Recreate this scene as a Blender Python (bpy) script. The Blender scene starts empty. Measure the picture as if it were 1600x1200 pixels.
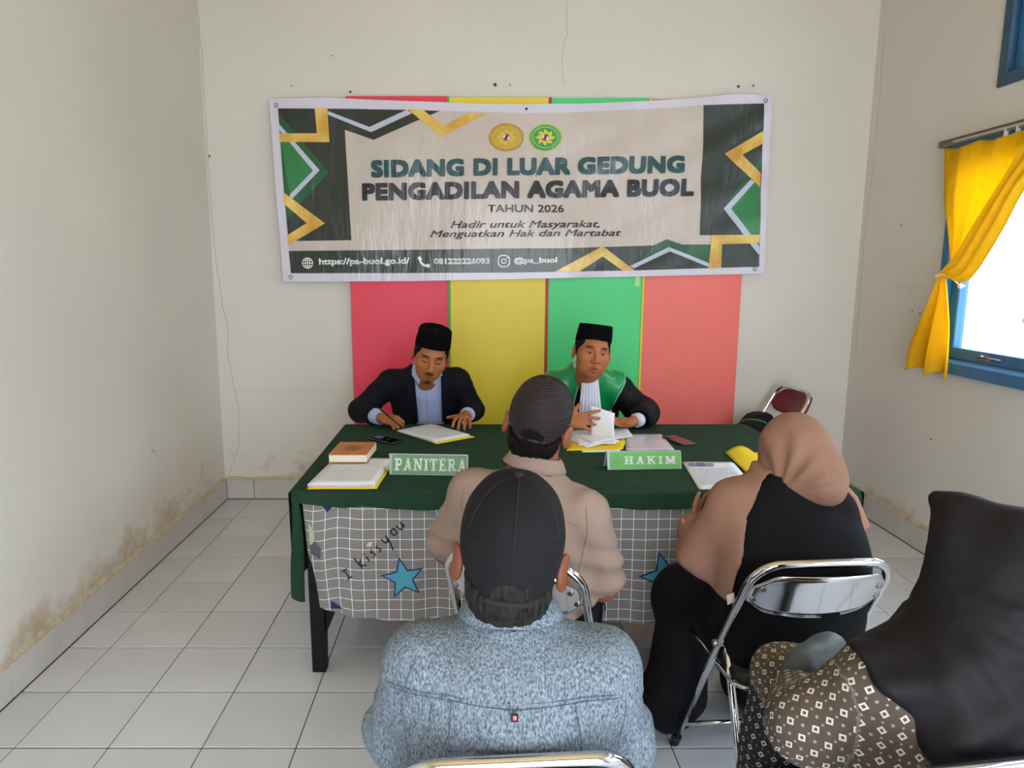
import bpy, bmesh, math, random
import numpy as np
from mathutils import Vector, Matrix
R = math.radians
rng = random.Random(7)
SC = bpy.context.scene
COL = SC.collection

# ------------------------------------------------------------------ camera
cam_d = bpy.data.cameras.new('camera')
cam = bpy.data.objects.new('camera', cam_d); COL.objects.link(cam)
cam.location = (0, 0, 1.508)
cam.rotation_euler = (R(90 - 9.35), 0, 0)
cam_d.sensor_width = 36.0
cam_d.lens = 36.0 * 1093 / 1600
cam_d.shift_x = 60 / 1600
cam_d.clip_start = 0.02
SC.camera = cam

# ------------------------------------------------------------------ sky, daylight openings, exposure
W = bpy.data.worlds.new('sky'); SC.world = W; W.use_nodes = True
wn = W.node_tree.nodes; wl = W.node_tree.links
bg = wn['Background']; bg.inputs['Color'].default_value = (0.875, 0.92, 1.0, 1); bg.inputs['Strength'].default_value = 8.0
def portal(name, loc, rot, sx, sy):
    d = bpy.data.lights.new(name, 'AREA'); d.shape = 'RECTANGLE'; d.size = sx; d.size_y = sy
    d.cycles.is_portal = True
    o = bpy.data.objects.new(name, d); o.location = loc; o.rotation_euler = rot; COL.objects.link(o)
portal('window_daylight', (2.50, 2.85, 1.58), (0, R(90), 0), 1.2, 1.5)
portal('window_daylight', (2.50, 2.70, 2.60), (0, R(90), 0), 0.6, 1.3)
portal('window_daylight', (2.50, 0.30, 1.58), (0, R(90), 0), 1.2, 1.7)
portal('window_daylight', (2.50, 0.30, 2.60), (0, R(90), 0), 0.6, 1.7)
portal('doorway_daylight', (.575, -1.72, 1.25), (R(90), 0, 0), 2.55, 2.3)
SC.view_settings.view_transform = 'Standard'
SC.view_settings.look = 'None'
SC.view_settings.gamma = 1.0
SC.view_settings.use_curve_mapping = False
SC.view_settings.exposure = 0.12
SC.cycles.max_bounces = 10
SC.cycles.diffuse_bounces = 6
SC.cycles.sample_clamp_indirect = 6.0
SC.cycles.caustics_reflective = False
SC.cycles.caustics_refractive = False

# ------------------------------------------------------------------ materials
def lin(c):
    if isinstance(c, str):
        c = tuple(int(c[i:i + 2], 16) / 255 for i in (0, 2, 4))
    return tuple(v / 12.92 if v <= .04045 else ((v + .055) / 1.055) ** 2.4 for v in c)
MATS = {}
def mat(name, col, rough=.6, metal=0, var=.08, vscale=8, bump=0, bscale=60, spec=.5, sheen=0, stretch=(1, 1, 1), col2=None, trans=0, coat=0, gen=False):
    """plain procedural surface: a base colour with noise variation and a fine noise relief"""
    if name in MATS: return MATS[name]
    m = bpy.data.materials.new(name); m.use_nodes = True; MATS[name] = m
    n = m.node_tree.nodes; l = m.node_tree.links; b = n['Principled BSDF']
    c = lin(col)
    tc = n.new('ShaderNodeTexCoord'); mp = n.new('ShaderNodeMapping'); mp.inputs['Scale'].default_value = stretch
    l.new(tc.outputs['Generated' if gen else 'Object'], mp.inputs['Vector'])
    nz = n.new('ShaderNodeTexNoise'); nz.inputs['Scale'].default_value = vscale; nz.inputs['Detail'].default_value = 5
    l.new(mp.outputs[0], nz.inputs['Vector'])
    cr = n.new('ShaderNodeValToRGB')
    c2 = lin(col2) if col2 else tuple(min(1, v * (1 + var)) for v in c)
    c1 = c if col2 else tuple(v * (1 - var) for v in c)
    cr.color_ramp.elements[0].position = .3; cr.color_ramp.elements[1].position = .7
    cr.color_ramp.elements[0].color = (*c1, 1); cr.color_ramp.elements[1].color = (*c2, 1)
    l.new(nz.outputs['Fac'], cr.inputs[0]); l.new(cr.outputs[0], b.inputs['Base Color'])
    b.inputs['Roughness'].default_value = rough; b.inputs['Metallic'].default_value = metal
    b.inputs['Specular IOR Level'].default_value = spec
    if sheen: b.inputs['Sheen Weight'].default_value = sheen; b.inputs['Sheen Roughness'].default_value = .4
    if coat: b.inputs['Coat Weight'].default_value = coat; b.inputs['Coat Roughness'].default_value = .1
    if trans: b.inputs['Transmission Weight'].default_value = trans
    if bump:
        n2 = n.new('ShaderNodeTexNoise'); n2.inputs['Scale'].default_value = bscale; n2.inputs['Detail'].default_value = 6
        l.new(mp.outputs[0], n2.inputs['Vector'])
        bp = n.new('ShaderNodeBump'); bp.inputs['Strength'].default_value = 1; bp.inputs['Distance'].default_value = bump
        l.new(n2.outputs['Fac'], bp.inputs['Height']); l.new(bp.outputs[0], b.inputs['Normal'])
    return m
def nodes(m): return m.node_tree.nodes, m.node_tree.links, m.node_tree.nodes['Principled BSDF']

# ------------------------------------------------------------------ object helpers
ORG = {}
def obj(name, me, m=None, parent=None, smooth=False):
    """link a mesh; its vertices are given in the room's coordinates and stored relative to the parent thing's origin"""
    if isinstance(me, bmesh.types.BMesh):
        bm = me; me = bpy.data.meshes.new(name); bm.normal_update(); bm.to_mesh(me); bm.free()
    o = bpy.data.objects.new(name, me); COL.objects.link(o)
    if parent is not None:
        o.parent = parent
        g = ORG.get(parent.name)
        if g is not None:
            me.transform(Matrix.Translation(-Vector(g))); ORG[o.name] = g
    if m is not None:
        me.materials.clear(); me.materials.append(m)
    if smooth: me.shade_smooth()
    return o
def smooth_by_angle(o, deg=40):
    me = o.data; me.shade_smooth()
    me.set_sharp_from_angle(angle=R(deg))
def tag(o, label, cat=None, group=None, kind=None):
    if label: o['label'] = label
    if cat: o['category'] = cat
    if group: o['group'] = group
    if kind: o['kind'] = kind
    return o
def thing(name, label, cat, loc=(0, 0, 0), group=None, local=False, rotz=0):
    o = bpy.data.objects.new(name, None); COL.objects.link(o); o.location = loc
    o.empty_display_size = .05; o.rotation_euler = (0, 0, rotz)
    tag(o, label, cat, group)
    if not local: ORG[o.name] = tuple(loc)
    return o
def struct(name, me, m=None, parent=None):
    o = obj(name, me, m, parent)
    if parent is None: o['kind'] = 'structure'
    return o
def copy_tree(o, parent=None, loc=None, rotz=None, label=None):
    c = o.copy(); COL.objects.link(c); c.parent = parent
    if loc is not None: c.location = loc
    if rotz is not None: c.rotation_euler = (0, 0, rotz)
    if label: c['label'] = label
    for ch in list(o.children): copy_tree(ch, c)
    return c

# ------------------------------------------------------------------ mesh helpers
def box(bm, x0, x1, y0, y1, z0, z1, bev=0, seg=1):
    b = bmesh.new()
    bmesh.ops.create_cube(b, size=1)
    bmesh.ops.scale(b, vec=(x1 - x0, y1 - y0, z1 - z0), verts=b.verts)
    bmesh.ops.translate(b, vec=((x0 + x1) / 2, (y0 + y1) / 2, (z0 + z1) / 2), verts=b.verts)
    if bev: bmesh.ops.bevel(b, geom=b.edges[:], offset=bev, segments=seg, profile=.5, affect='EDGES')
    merge(bm, b); return bm
def merge(bm, b, M=None):
    if M is not None: bmesh.ops.transform(b, matrix=M, verts=b.verts)
    t = bpy.data.meshes.new('t'); b.to_mesh(t); b.free(); bm.from_mesh(t); bpy.data.meshes.remove(t)
def nbox(*a, **k): return box(bmesh.new(), *a, **k)
def spline(pts, n=8):
    """Catmull-Rom through the points"""
    P = [Vector(p) for p in pts]; out = []
    for i in range(len(P) - 1):
        p0 = P[max(i - 1, 0)]; p1 = P[i]; p2 = P[i + 1]; p3 = P[min(i + 2, len(P) - 1)]
        for k in range(n):
            t = k / n
            out.append(.5 * ((2 * p1) + (p2 - p0) * t + (2 * p0 - 5 * p1 + 4 * p2 - p3) * t * t + (3 * p1 - p0 - 3 * p2 + p3) * t ** 3))
    out.append(P[-1]); return out
def tube(bm, pts, r, seg=10, cap=True, closed=False, flat=1.0, up=None):
    P = [Vector(p) for p in pts]; n = len(P)
    rs = r if isinstance(r, (list, tuple)) else [r] * n
    rings = []; prev = None
    for i, p in enumerate(P):
        if closed: t = P[(i + 1) % n] - P[i - 1]
        else: t = P[min(i + 1, n - 1)] - P[max(i - 1, 0)]
        t.normalize()
        if prev is None:
            u = Vector(up) if up else (Vector((0, 0, 1)) if abs(t.z) < .9 else Vector((1, 0, 0)))
        else: u = prev
        u = (u - t * u.dot(t)).normalized(); v = t.cross(u); prev = u
        rings.append([bm.verts.new(p + (u * math.cos(2 * math.pi * k / seg) * flat + v * math.sin(2 * math.pi * k / seg)) * rs[i]) for k in range(seg)])
    m = n if closed else n - 1
    for i in range(m):
        a = rings[i]; b = rings[(i + 1) % n]
        for k in range(seg):
            f = bm.faces.new((a[k], a[(k + 1) % seg], b[(k + 1) % seg], b[k])); f.smooth = True
    if cap and not closed:
        bm.faces.new(rings[0][::-1]); bm.faces.new(rings[-1])
    return bm
def lathe(bm, prof, seg=24, M=None):
    rings = []
    b = bmesh.new()
    for (r, z) in prof:
        rings.append([b.verts.new((r * math.cos(2 * math.pi * k / seg), r * math.sin(2 * math.pi * k / seg), z)) for k in range(seg)])
    for a, c in zip(rings, rings[1:]):
        for k in range(seg):
            f = b.faces.new((a[k], a[(k + 1) % seg], c[(k + 1) % seg], c[k])); f.smooth = True
    b.faces.new(rings[0][::-1]); b.faces.new(rings[-1])
    merge(bm, b, M); return bm
def sheet(bm, fn, nu, nv, thick=0, M=None):
    """grid surface fn(u,v)->(x,y,z); with a thickness it is closed into a thin solid"""
    V = [[bm.verts.new(fn(i / nu, j / nv)) for j in range(nv + 1)] for i in range(nu + 1)]
    F = []
    for i in range(nu):
        for j in range(nv):
            f = bm.faces.new((V[i][j], V[i + 1][j], V[i + 1][j + 1], V[i][j + 1])); f.smooth = True; F.append(f)
    if thick:
        bm.normal_update()
        bmesh.ops.solidify(bm, geom=F, thickness=thick)
        for f in bm.faces: f.smooth = True
    return bm
def prism(bm, poly, z0, z1, M=None, bev=0):
    b = bmesh.new()
    v0 = [b.verts.new((x, y, z0)) for x, y in poly]
    f = b.faces.new(v0)
    e = bmesh.ops.extrude_face_region(b, geom=[f])
    bmesh.ops.translate(b, vec=(0, 0, z1 - z0), verts=[v for v in e['geom'] if isinstance(v, bmesh.types.BMVert)])
    if bev: bmesh.ops.bevel(b, geom=b.edges[:], offset=bev, segments=1, affect='EDGES')
    bmesh.ops.recalc_face_normals(b, faces=b.faces)
    merge(bm, b, M); return bm
def flat(poly_list, fn, step=.05):
    """2-D polygons, cut into a grid and laid on the surface fn(x, z)"""
    bm = bmesh.new()
    for poly in poly_list:
        bm.faces.new([bm.verts.new((x, 0, z)) for x, z in poly])
    bm.normal_update()
    bmesh.ops.triangulate(bm, faces=bm.faces[:])
    return lay(bm, fn, step)
def lay(bm, fn, step=.05):
    if step:
        for ax in (0, 2):
            cs = [v.co[ax] for v in bm.verts]; a, b = min(cs), max(cs)
            k = math.ceil(a / step) * step
            no = (1, 0, 0) if ax == 0 else (0, 0, 1)
            while k < b:
                bmesh.ops.bisect_plane(bm, geom=bm.verts[:] + bm.edges[:] + bm.faces[:], plane_co=(k if ax == 0 else 0, 0, k if ax == 2 else 0), plane_no=no)
                k += step
    for v in bm.verts: v.co = fn(v.co.x, v.co.z)
    return bm
def text_bm(s, x, z, w, h, bold=0, shear=0, space=1.0, dz=0):
    """lettering as flat faces in the xz plane, its box fitted to (x, z, w, h); dz = rise over the width"""
    cu = bpy.data.curves.new('t', 'FONT'); cu.body = s; cu.shear = shear; cu.space_character = space
    cu.resolution_u = 3
    o = bpy.data.objects.new('t', cu); COL.objects.link(o)
    dg = bpy.context.evaluated_depsgraph_get(); ev = o.evaluated_get(dg)
    me = bpy.data.meshes.new_from_object(ev)
    bm = bmesh.new(); bm.from_mesh(me)
    bpy.data.objects.remove(o); bpy.data.curves.remove(cu); bpy.data.meshes.remove(me)
    xs = [v.co.x for v in bm.verts]; ys = [v.co.y for v in bm.verts]
    a, b, c, d = min(xs), max(xs), min(ys), max(ys)
    for v in bm.verts:
        u = (v.co.x - a) / (b - a); t = (v.co.y - c) / (d - c)
        v.co = (x + bold + u * (w - 2 * bold), 0, z + bold + t * (h - 2 * bold) + dz * u)
    if bold:                       # heavier strokes: the outline grown by shifted copies
        src = bpy.data.meshes.new('t'); bm.to_mesh(src); bm.clear()
        for k in range(8):
            a = k * math.pi / 4; q = bmesh.new(); q.from_mesh(src)
            bmesh.ops.translate(q, vec=(bold * max(-1, min(1, 1.3 * math.cos(a))), 0, bold * max(-1, min(1, 1.3 * math.sin(a)))), verts=q.verts); merge(bm, q)
        bpy.data.meshes.remove(src)
    return bm
def stroke(poly, w):
    """2-D polyline -> list of quads of width w"""
    out = []
    P = [Vector(p) for p in poly]
    L = []; Rr = []
    for i, p in enumerate(P):
        t = (P[min(i + 1, len(P) - 1)] - P[max(i - 1, 0)]); t.normalize(); n = Vector((-t.y, t.x))
        L.append(p + n * w / 2); Rr.append(p - n * w / 2)
    for i in range(len(P) - 1):
        out.append([tuple(L[i]), tuple(Rr[i]), tuple(Rr[i + 1]), tuple(L[i + 1])])
    return out
def jitter_noise(p, seed=0):
    return math.sin(p * 12.9898 + seed * 78.233) * 43758.5453 % 1.0

# ================================================================== the room
XL, XR, YB, YR, ZC = -1.645, 2.42, 4.468, -1.6, 3.35
def wall_mat(name, base, warm, stain, zdirt=.45):
    m = mat(name, base, rough=.75, var=.035, vscale=1.3, bump=.0012, bscale=25)
    n, l, b = nodes(m)
    tc = n.new('ShaderNodeTexCoord')
    old = b.inputs['Base Color'].links[0].from_socket
    # damp stains with their own ragged shape along the foot of the wall
    nz = n.new('ShaderNodeTexNoise'); nz.inputs['Scale'].default_value = 3.2; nz.inputs['Detail'].default_value = 9; nz.inputs['Roughness'].default_value = .68
    l.new(tc.outputs['Object'], nz.inputs['Vector'])
    sx = n.new('ShaderNodeSeparateXYZ'); l.new(tc.outputs['Object'], sx.inputs[0])
    mr = n.new('ShaderNodeMapRange'); mr.inputs[1].default_value = .10; mr.inputs[2].default_value = zdirt
    mr.inputs[3].default_value = .22; mr.inputs[4].default_value = -.12; l.new(sx.outputs['Z'], mr.inputs[0])
    ad = n.new('ShaderNodeMath'); ad.operation = 'ADD'; l.new(nz.outputs['Fac'], ad.inputs[0]); l.new(mr.outputs[0], ad.inputs[1])
    cr = n.new('ShaderNodeValToRGB'); cr.color_ramp.elements[0].position = .60; cr.color_ramp.elements[1].position = .80
    cr.color_ramp.elements[0].color = (0, 0, 0, 1); cr.color_ramp.elements[1].color = (.75, .75, .75, 1)
    l.new(ad.outputs[0], cr.inputs[0])
    mx = n.new('ShaderNodeMixRGB'); mx.inputs[2].default_value = (*lin(stain), 1)
    l.new(cr.outputs[0], mx.inputs[0]); l.new(old, mx.inputs[1])
    # small scattered scuffs
    n3 = n.new('ShaderNodeTexNoise'); n3.inputs['Scale'].default_value = 9; n3.inputs['Detail'].default_value = 3
    l.new(tc.outputs['Object'], n3.inputs['Vector'])
    c3 = n.new('ShaderNodeValToRGB'); c3.color_ramp.elements[0].position = .72; c3.color_ramp.elements[1].position = .80
    c3.color_ramp.elements[0].color = (0, 0, 0, 1); c3.color_ramp.elements[1].color = (.35, .35, .35, 1); l.new(n3.outputs['Fac'], c3.inputs[0])
    m2 = n.new('ShaderNodeMixRGB'); m2.inputs[2].default_value = (*lin(warm), 1)
    l.new(c3.outputs[0], m2.inputs[0]); l.new(mx.outputs[0], m2.inputs[1]); l.new(m2.outputs[0], b.inputs['Base Color'])
    return m
WALL = wall_mat('cream_wall_paint', 'd9d6ce', 'c9c2b0', 'a98a5e')
WALLR = wall_mat('grey_wall_paint', 'dad7d2', 'c6c0b4', 'b09a78', .3)
PLASTER = mat('ceiling_paint', 'dcc493', .8, var=.03)
wl_ = struct('wall_left', nbox(XL - .15, XL, YR - .15, YB + .15, -.08, ZC), WALL)
wb_ = struct('wall_back', nbox(XL - .15, XR + .15, YB, YB + .15, -.08, ZC), WALL)
def holed_wall(axis, a0, a1, t0, t1, holes):
    """wall slab along an axis with rectangular openings (a, b, z0, z1), stacked in columns"""
    bm = bmesh.new()
    def bx(a, b, z0, z1):
        if b - a < 1e-4 or z1 - z0 < 1e-4: return
        if axis == 'y': box(bm, t0, t1, a, b, z0, z1)
        else: box(bm, a, b, t0, t1, z0, z1)
    cuts = sorted({a0, a1, *[h[0] for h in holes], *[h[1] for h in holes]})
    for a, b in zip(cuts, cuts[1:]):
        z = -.08
        for h in sorted([h for h in holes if h[0] <= a + 1e-6 and h[1] >= b - 1e-6], key=lambda h: h[2]):
            bx(a, b, z, h[2]); z = h[3]
        bx(a, b, z, ZC)
    return bm
WIN = (2.05, 3.66, 1.0, 2.13); TRN = (1.95, 3.405, 2.33, 2.92)
WIN2 = (-.6, 1.2, 1.0, 2.13); TRN2 = (-.6, 1.2, 2.33, 2.92)
wr_ = struct('wall_right', holed_wall('y', YR - .15, YB + .15, XR, XR + .15, [WIN, TRN, WIN2, TRN2]), WALLR)
struct('wall_rear', holed_wall('x', XL - .15, XR + .15, YR - .15, YR, [(-.70, 1.85, .1, 2.4)]), WALL)
struct('ceiling', nbox(XL - .15, XR + .15, YR - .15, YB + .15, ZC, ZC + .1), PLASTER)

# floor: grout bed and single tiles
GROUT = mat('dirty_grout', '5b4a3c', .9, var=.25, vscale=14)
TILE = mat('white_glazed_tile', 'd3d7df', .16, var=.03, vscale=3, bump=.0004, bscale=7)
n, l, b = nodes(TILE)
oi = n.new('ShaderNodeObjectInfo'); hs = n.new('ShaderNodeHueSaturation'); mr = n.new('ShaderNodeMapRange')
mr.inputs[3].default_value = .93; mr.inputs[4].default_value = 1.03
l.new(oi.outputs['Random'], mr.inputs[0]); l.new(mr.outputs[0], hs.inputs['Value'])
l.new(b.inputs['Base Color'].links[0].from_socket, hs.inputs['Color']); l.new(hs.outputs[0], b.inputs['Base Color'])
fl = struct('floor', nbox(XL, XR, YR, YB, -.08, -.0035), GROUT)
gx = [XL + .012] + [-.567 + .3 * k for k in range(-3, 10)] + [XR - .012]
gy = [4.114 - .3 * k for k in range(0, 20)][::-1]
gy = [g for g in gy if g > YR + .05]; gy = [YR] + gy + [YB - .013]
TM = {}
for i in range(len(gx) - 1):
    for j in range(len(gy) - 1):
        w, d = round(gx[i + 1] - gx[i], 3), round(gy[j + 1] - gy[j], 3)
        if (w, d) not in TM:
            me = bpy.data.meshes.new('tile')
            bm = nbox(-w / 2 + .0018, w / 2 - .0018, -d / 2 + .0034, d / 2 - .0034, -.008, 0, bev=.0012)
            bm.to_mesh(me); bm.free(); me.materials.append(TILE); TM[(w, d)] = me
        o = bpy.data.objects.new('tile', TM[(w, d)]); COL.objects.link(o); o.parent = fl
        o.location = ((gx[i] + gx[i + 1]) / 2, (gy[j] + gy[j + 1]) / 2, 0)

# skirting: a mortar strip with single skirting tiles and a rough plaster lip on top
MORTAR = mat('skirting_mortar', '66594b', .9, var=.2, vscale=20)
LIP = mat('plaster_lip', 'c2b59b', .9, var=.2, vscale=25, bump=.004, bscale=60)
SKT = mat('skirting_tile', 'c4c3c0', .25, var=.05, vscale=6)
def skirting(name, horizontal, a0, a1, face, sgn):
    if horizontal: bm = nbox(a0, a1, min(face, face + sgn * .009), max(face, face + sgn * .009), 0, .136)
    else: bm = nbox(min(face, face + sgn * .009), max(face, face + sgn * .009), a0, a1, 0, .136)
    s = struct(name, bm, MORTAR)
    a = a0; k = 0; first = .18 if horizontal else .27
    while a < a1 - .02:
        e = min(a1, a + (first if k == 0 else .3)); f0, f1 = sorted((face, face + sgn * .013))
        if horizontal: bm = nbox(a + .002, e - .002, f0, f1, .004, .130, bev=.001)
        else: bm = nbox(f0, f1, a + .002, e - .002, .004, .130, bev=.001)
        obj('tile', bm, SKT, s); a = e; k += 1
    bm = bmesh.new(); N = 60
    def fn(u, v):
        q = a0 + (a1 - a0) * u; wob = .003 * math.sin(q * 31) + .003 * math.sin(q * 77 + 1)
        prof = [(0, .152 + wob), (.010, .143 + wob), (.0145, .134), (.013, .1305), (0, .1305)][int(round(v * 4))]
        return (q, face + sgn * prof[0], prof[1]) if horizontal else (face + sgn * prof[0], q, prof[1])
    sheet(bm, fn, N, 4); obj('plaster_lip', bm, LIP, s)
skirting('baseboard_back', True, XL + .013, XR - .013, YB, -1)
skirting('baseboard_left', False, YR, YB - .013, XL, 1)
skirting('baseboard_right', False, YR, YB - .013, XR, -1)

# hairline cracks and nail holes in the plaster
CRK = mat('crack_shadow', '9a9284', .95)
def crack(parent, fn, pts, w, seed):
    r = random.Random(seed); P = [Vector(p) for p in pts]; Q = []
    for a, c in zip(P, P[1:]):
        for k in range(10): Q.append(a.lerp(c, k / 10) + Vector((r.uniform(-1, 1), r.uniform(-1, 1))) * w * 2.2)
    Q.append(P[-1])
    obj('crack', flat(stroke([tuple(q) for q in Q], w), fn, 0), CRK, parent)
on_back = lambda x, z: (x, YB - .0012, z)
on_left = lambda y, z: (XL + .0012, y, z)
on_right = lambda y, z: (XR - .0012, y, z)
crack(wb_, on_back, [(-1.637, 3.05), (-1.635, 2.55), (-1.632, 2.1), (-1.632, 1.75), (-1.60, 1.3), (-1.57, 1.15), (-1.58, .95), (-1.53, .62), (-1.545, .35), (-1.62, .16)], .0024, 3)
crack(wb_, on_back, [(.55, 3.1), (.56, 2.9), (.53, 2.78), (.545, 2.6)], .002, 5)
crack(wb_, on_back, [(-1.56, .72), (-1.2, .74), (-.85, .72)], .0009, 8)
crack(wr_, on_right, [(4.40, 2.9), (4.39, 2.3), (4.42, 1.6), (4.40, .9)], .002, 11)
crack(wr_, on_right, [(4.1, 1.42), (3.9, 1.40), (3.8, 1.41)], .0015, 12)
crack(wl_, on_left, [(4.30, .30), (4.0, .24), (3.7, .22)], .002, 15)
crack(wl_, on_left, [(3.52, .55), (3.50, .58), (3.46, .60)], .003, 16)
NAIL = mat('rusty_nail', '3a332c', .6, var=.3, vscale=200)
for k, (x, z, r) in enumerate([(.13, 2.605, .010), (.22, 2.605, .004), (1.60, 2.595, .008), (1.69, 2.60, .006), (-.745, 2.565, .007), (-1.62, 2.19, .006), (-1.10, 2.60, .004), (-.85, 2.77, .004), (-1.205, 2.02, .004)]):
    bm = lathe(bmesh.new(), [(r * .4, 0), (r * .5, .006), (r, .007), (r * .8, .010), (r * .2, .011)], 10, Matrix.Translation((x, YB, z)) @ Matrix.Rotation(R(90), 4, 'X'))
    obj('nail', bm, NAIL, wb_)
for k, (y, z) in enumerate([(3.87, 1.28), (3.80, 1.27), (4.05, 1.75), (3.6, .62)]):
    bm = lathe(bmesh.new(), [(.002, 0), (.005, .003), (.002, .005)], 10, Matrix.Translation((XR, y, z)) @ Matrix.Rotation(R(-90), 4, 'Y'))
    obj('nail', bm, NAIL, wr_)

# ------------------------------------------------------------------ windows in the right wall
BLUE = mat('blue_window_paint', '2f6f9f', .35, var=.1, vscale=10, bump=.0008, bscale=50)
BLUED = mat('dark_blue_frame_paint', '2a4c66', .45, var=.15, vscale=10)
GLASS = bpy.data.materials.new('window_glass'); GLASS.use_nodes = True
n = GLASS.node_tree.nodes; l = GLASS.node_tree.links; n.remove(n['Principled BSDF'])
tr = n.new('ShaderNodeBsdfTransparent'); tr.inputs[0].default_value = (.88, .95, .97, 1)
gl = n.new('ShaderNodeBsdfGlossy'); gl.inputs['Roughness'].default_value = .04
mx = n.new('ShaderNodeMixShader'); mx.inputs[0].default_value = .05
l.new(tr.outputs[0], mx.inputs[1]); l.new(gl.outputs[0], mx.inputs[2])
l.new(mx.outputs[0], n['Material Output'].inputs['Surface'])
STEEL = mat('dull_steel', '9a9a98', .35, 1, var=.1, vscale=40)
def frame_bm(y0, y1, z0, z1, x0, x1, w, bev=.004):
    bm = bmesh.new()
    box(bm, x0, x1, y0, y0 + w, z0, z1, bev); box(bm, x0, x1, y1 - w, y1, z0, z1, bev)
    box(bm, x0, x1, y0 + w, y1 - w, z0, z0 + w, bev); box(bm, x0, x1, y0 + w, y1 - w, z1 - w, z1, bev)
    return bm
def window(name, hole, mull=True, sill=True):
    y0, y1, z0, z1 = hole
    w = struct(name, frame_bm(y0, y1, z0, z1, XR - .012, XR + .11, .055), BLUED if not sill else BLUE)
    ym = (y0 + y1) / 2
    cells = [(y0 + .055, ym - .02), (ym + .02, y1 - .055)] if mull else [(y0 + .055, y1 - .055)]
    if mull: obj('mullion', nbox(XR - .006, XR + .10, ym - .02, ym + .02, z0 + .055, z1 - .055, bev=.003), BLUE, w)
    for a, c in cells:
        s = obj('sash', frame_bm(a + .002, c - .002, z0 + .057, z1 - .057, XR + .02, XR + .06, .058), BLUE, w)
        obj('pane', nbox(XR + .036, XR + .040, a + .058, c - .058, z0 + .113, z1 - .113), GLASS, s)
    if sill: obj('window_sill', nbox(XR - .045, XR + .02, y0 - .02, y1 + .015, z0 - .012, z0 + .05, bev=.006), BLUE, w)
    return w
w1 = window('window_1', WIN); w2 = window('window_2', TRN, sill=False)
window('window_3', WIN2); window('window_4', TRN2, sill=False)
# latch on the lower sash rail, and the pen scrawl on the pane
bm = nbox(XR + .012, XR + .02, 3.27, 3.33, 1.075, 1.10, bev=.002)
tube(bm, [(XR + .012, 3.20, 1.088), (XR + .010, 3.36, 1.088)], .005)
tube(bm, [(XR + .008, 3.30, 1.088), (XR - .012, 3.30, 1.10)], .005)
obj('latch', bm, STEEL, w1)
INK = mat('black_marker', '151515', .5)
sc = [(0, 0), (.02, .03), (.012, .055), (-.02, .05), (-.05, .02), (-.06, -.03)]
pts = spline([(XR + .034, 3.07 - a * 1.0, 1.285 + b * .6) for a, b in sc], 5)
obj('marker_scrawl', tube(bmesh.new(), pts, .0022, 6), INK, w1)
# the yard outside
YARD = mat('pale_yard', 'cfc9ba', .9, var=.1, vscale=2)
struct('ground_outside', nbox(XR + .16, 12, -9, 14, -.35, -.3), YARD)
HOUSE = mat('pale_house_wall', 'dfe6e6', .8, var=.04)
hs_ = thing('neighbouring_house', 'pale house wall seen hazily through the window glass', 'house', (6.5, 5, -.3))
obj('wall', nbox(6.5, 6.7, -4, 12, -.3, 1.75), HOUSE, hs_)
bm = prism(bmesh.new(), [(-4.3, 1.75), (12.3, 1.75), (12.3, 1.9), (-4.3, 1.9)], 6.1, 7.6, Matrix(((0, 0, 1, 0), (1, 0, 0, 0), (0, 1, 0, 0), (0, 0, 0, 1))))
obj('roof', bm, mat('pinkish_roof', 'd2b6ac', .8), hs_)

# ------------------------------------------------------------------ curtain, rod
CURT = mat('yellow_curtain_cloth', 'f6cf12', .7, var=.06, vscale=30, bump=.0006, bscale=180)
n, l, b = nodes(CURT)
tl = n.new('ShaderNodeBsdfTranslucent'); tl.inputs[0].default_value = (*lin('ffd400'), 1); mx = n.new('ShaderNodeMixShader'); mx.inputs[0].default_value = .6
l.new(b.outputs[0], mx.inputs[1]); l.new(tl.outputs[0], mx.inputs[2]); l.new(mx.outputs[0], n['Material Output'].inputs['Surface'])
xr = XR - .045
rod = thing('curtain_rod', 'thin grey double curtain rod above the blue window', 'curtain rod', (xr, 3.0, 2.13))
obj('rail', tube(bmesh.new(), [(xr, 3.695, 2.118), (xr, 1.9, 2.118)], .006), STEEL, rod)
obj('rail', tube(bmesh.new(), [(xr - .022, 3.66, 2.135), (xr - .022, 1.9, 2.135)], .006), mat('brown_rail', '6d5c50', .5), rod)
for y in (3.685, 2.9, 2.0): obj('bracket', nbox(xr - .028, XR, y - .006, y + .006, 2.108, 2.142, bev=.002), STEEL, rod)
for y in (3.26, 3.19): obj('glide', nbox(xr - .008, xr + .008, y - .006, y + .006, 2.09, 2.125, bev=.002), mat('white_plastic', 'dcdcd6', .4), rod)
cur = thing('curtain', 'yellow curtain gathered and tied to the side of the window', 'curtain', (xr, 3.5, 1.0))
ytie, ztie = 3.525, 1.475
def poly_at(pts, t):
    q = spline([(a, c, 0) for a, c in pts], 6); t = t * (len(q) - 1); i = min(len(q) - 2, int(t)); return q[i].lerp(q[i + 1], t - i)
PL, PR_ = [(3.66, 2.106), (3.635, 1.925), (3.620, 1.832), (3.565, 1.681), (3.515, 1.52)], [(3.12, 2.10), (3.171, 2.003), (3.217, 1.874), (3.313, 1.741), (3.47, 1.52)]
def upper(u, v):          # flat hanging panel narrowing to the tie
    a = poly_at(PL, v); c = poly_at(PR_, v); p = a.lerp(c, u)
    top = .016 * abs(math.sin(u * math.pi * 2.2)) * (1 - v) ** 3
    return (xr - .010 + .013 * math.sin(u * 15) * (1 - .3 * v) + .004 * math.sin(u * 41 + v * 3), p.x, p.y - top)
obj('hanging_panel', sheet(bmesh.new(), upper, 40, 30, .0015), CURT, cur, True)
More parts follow.
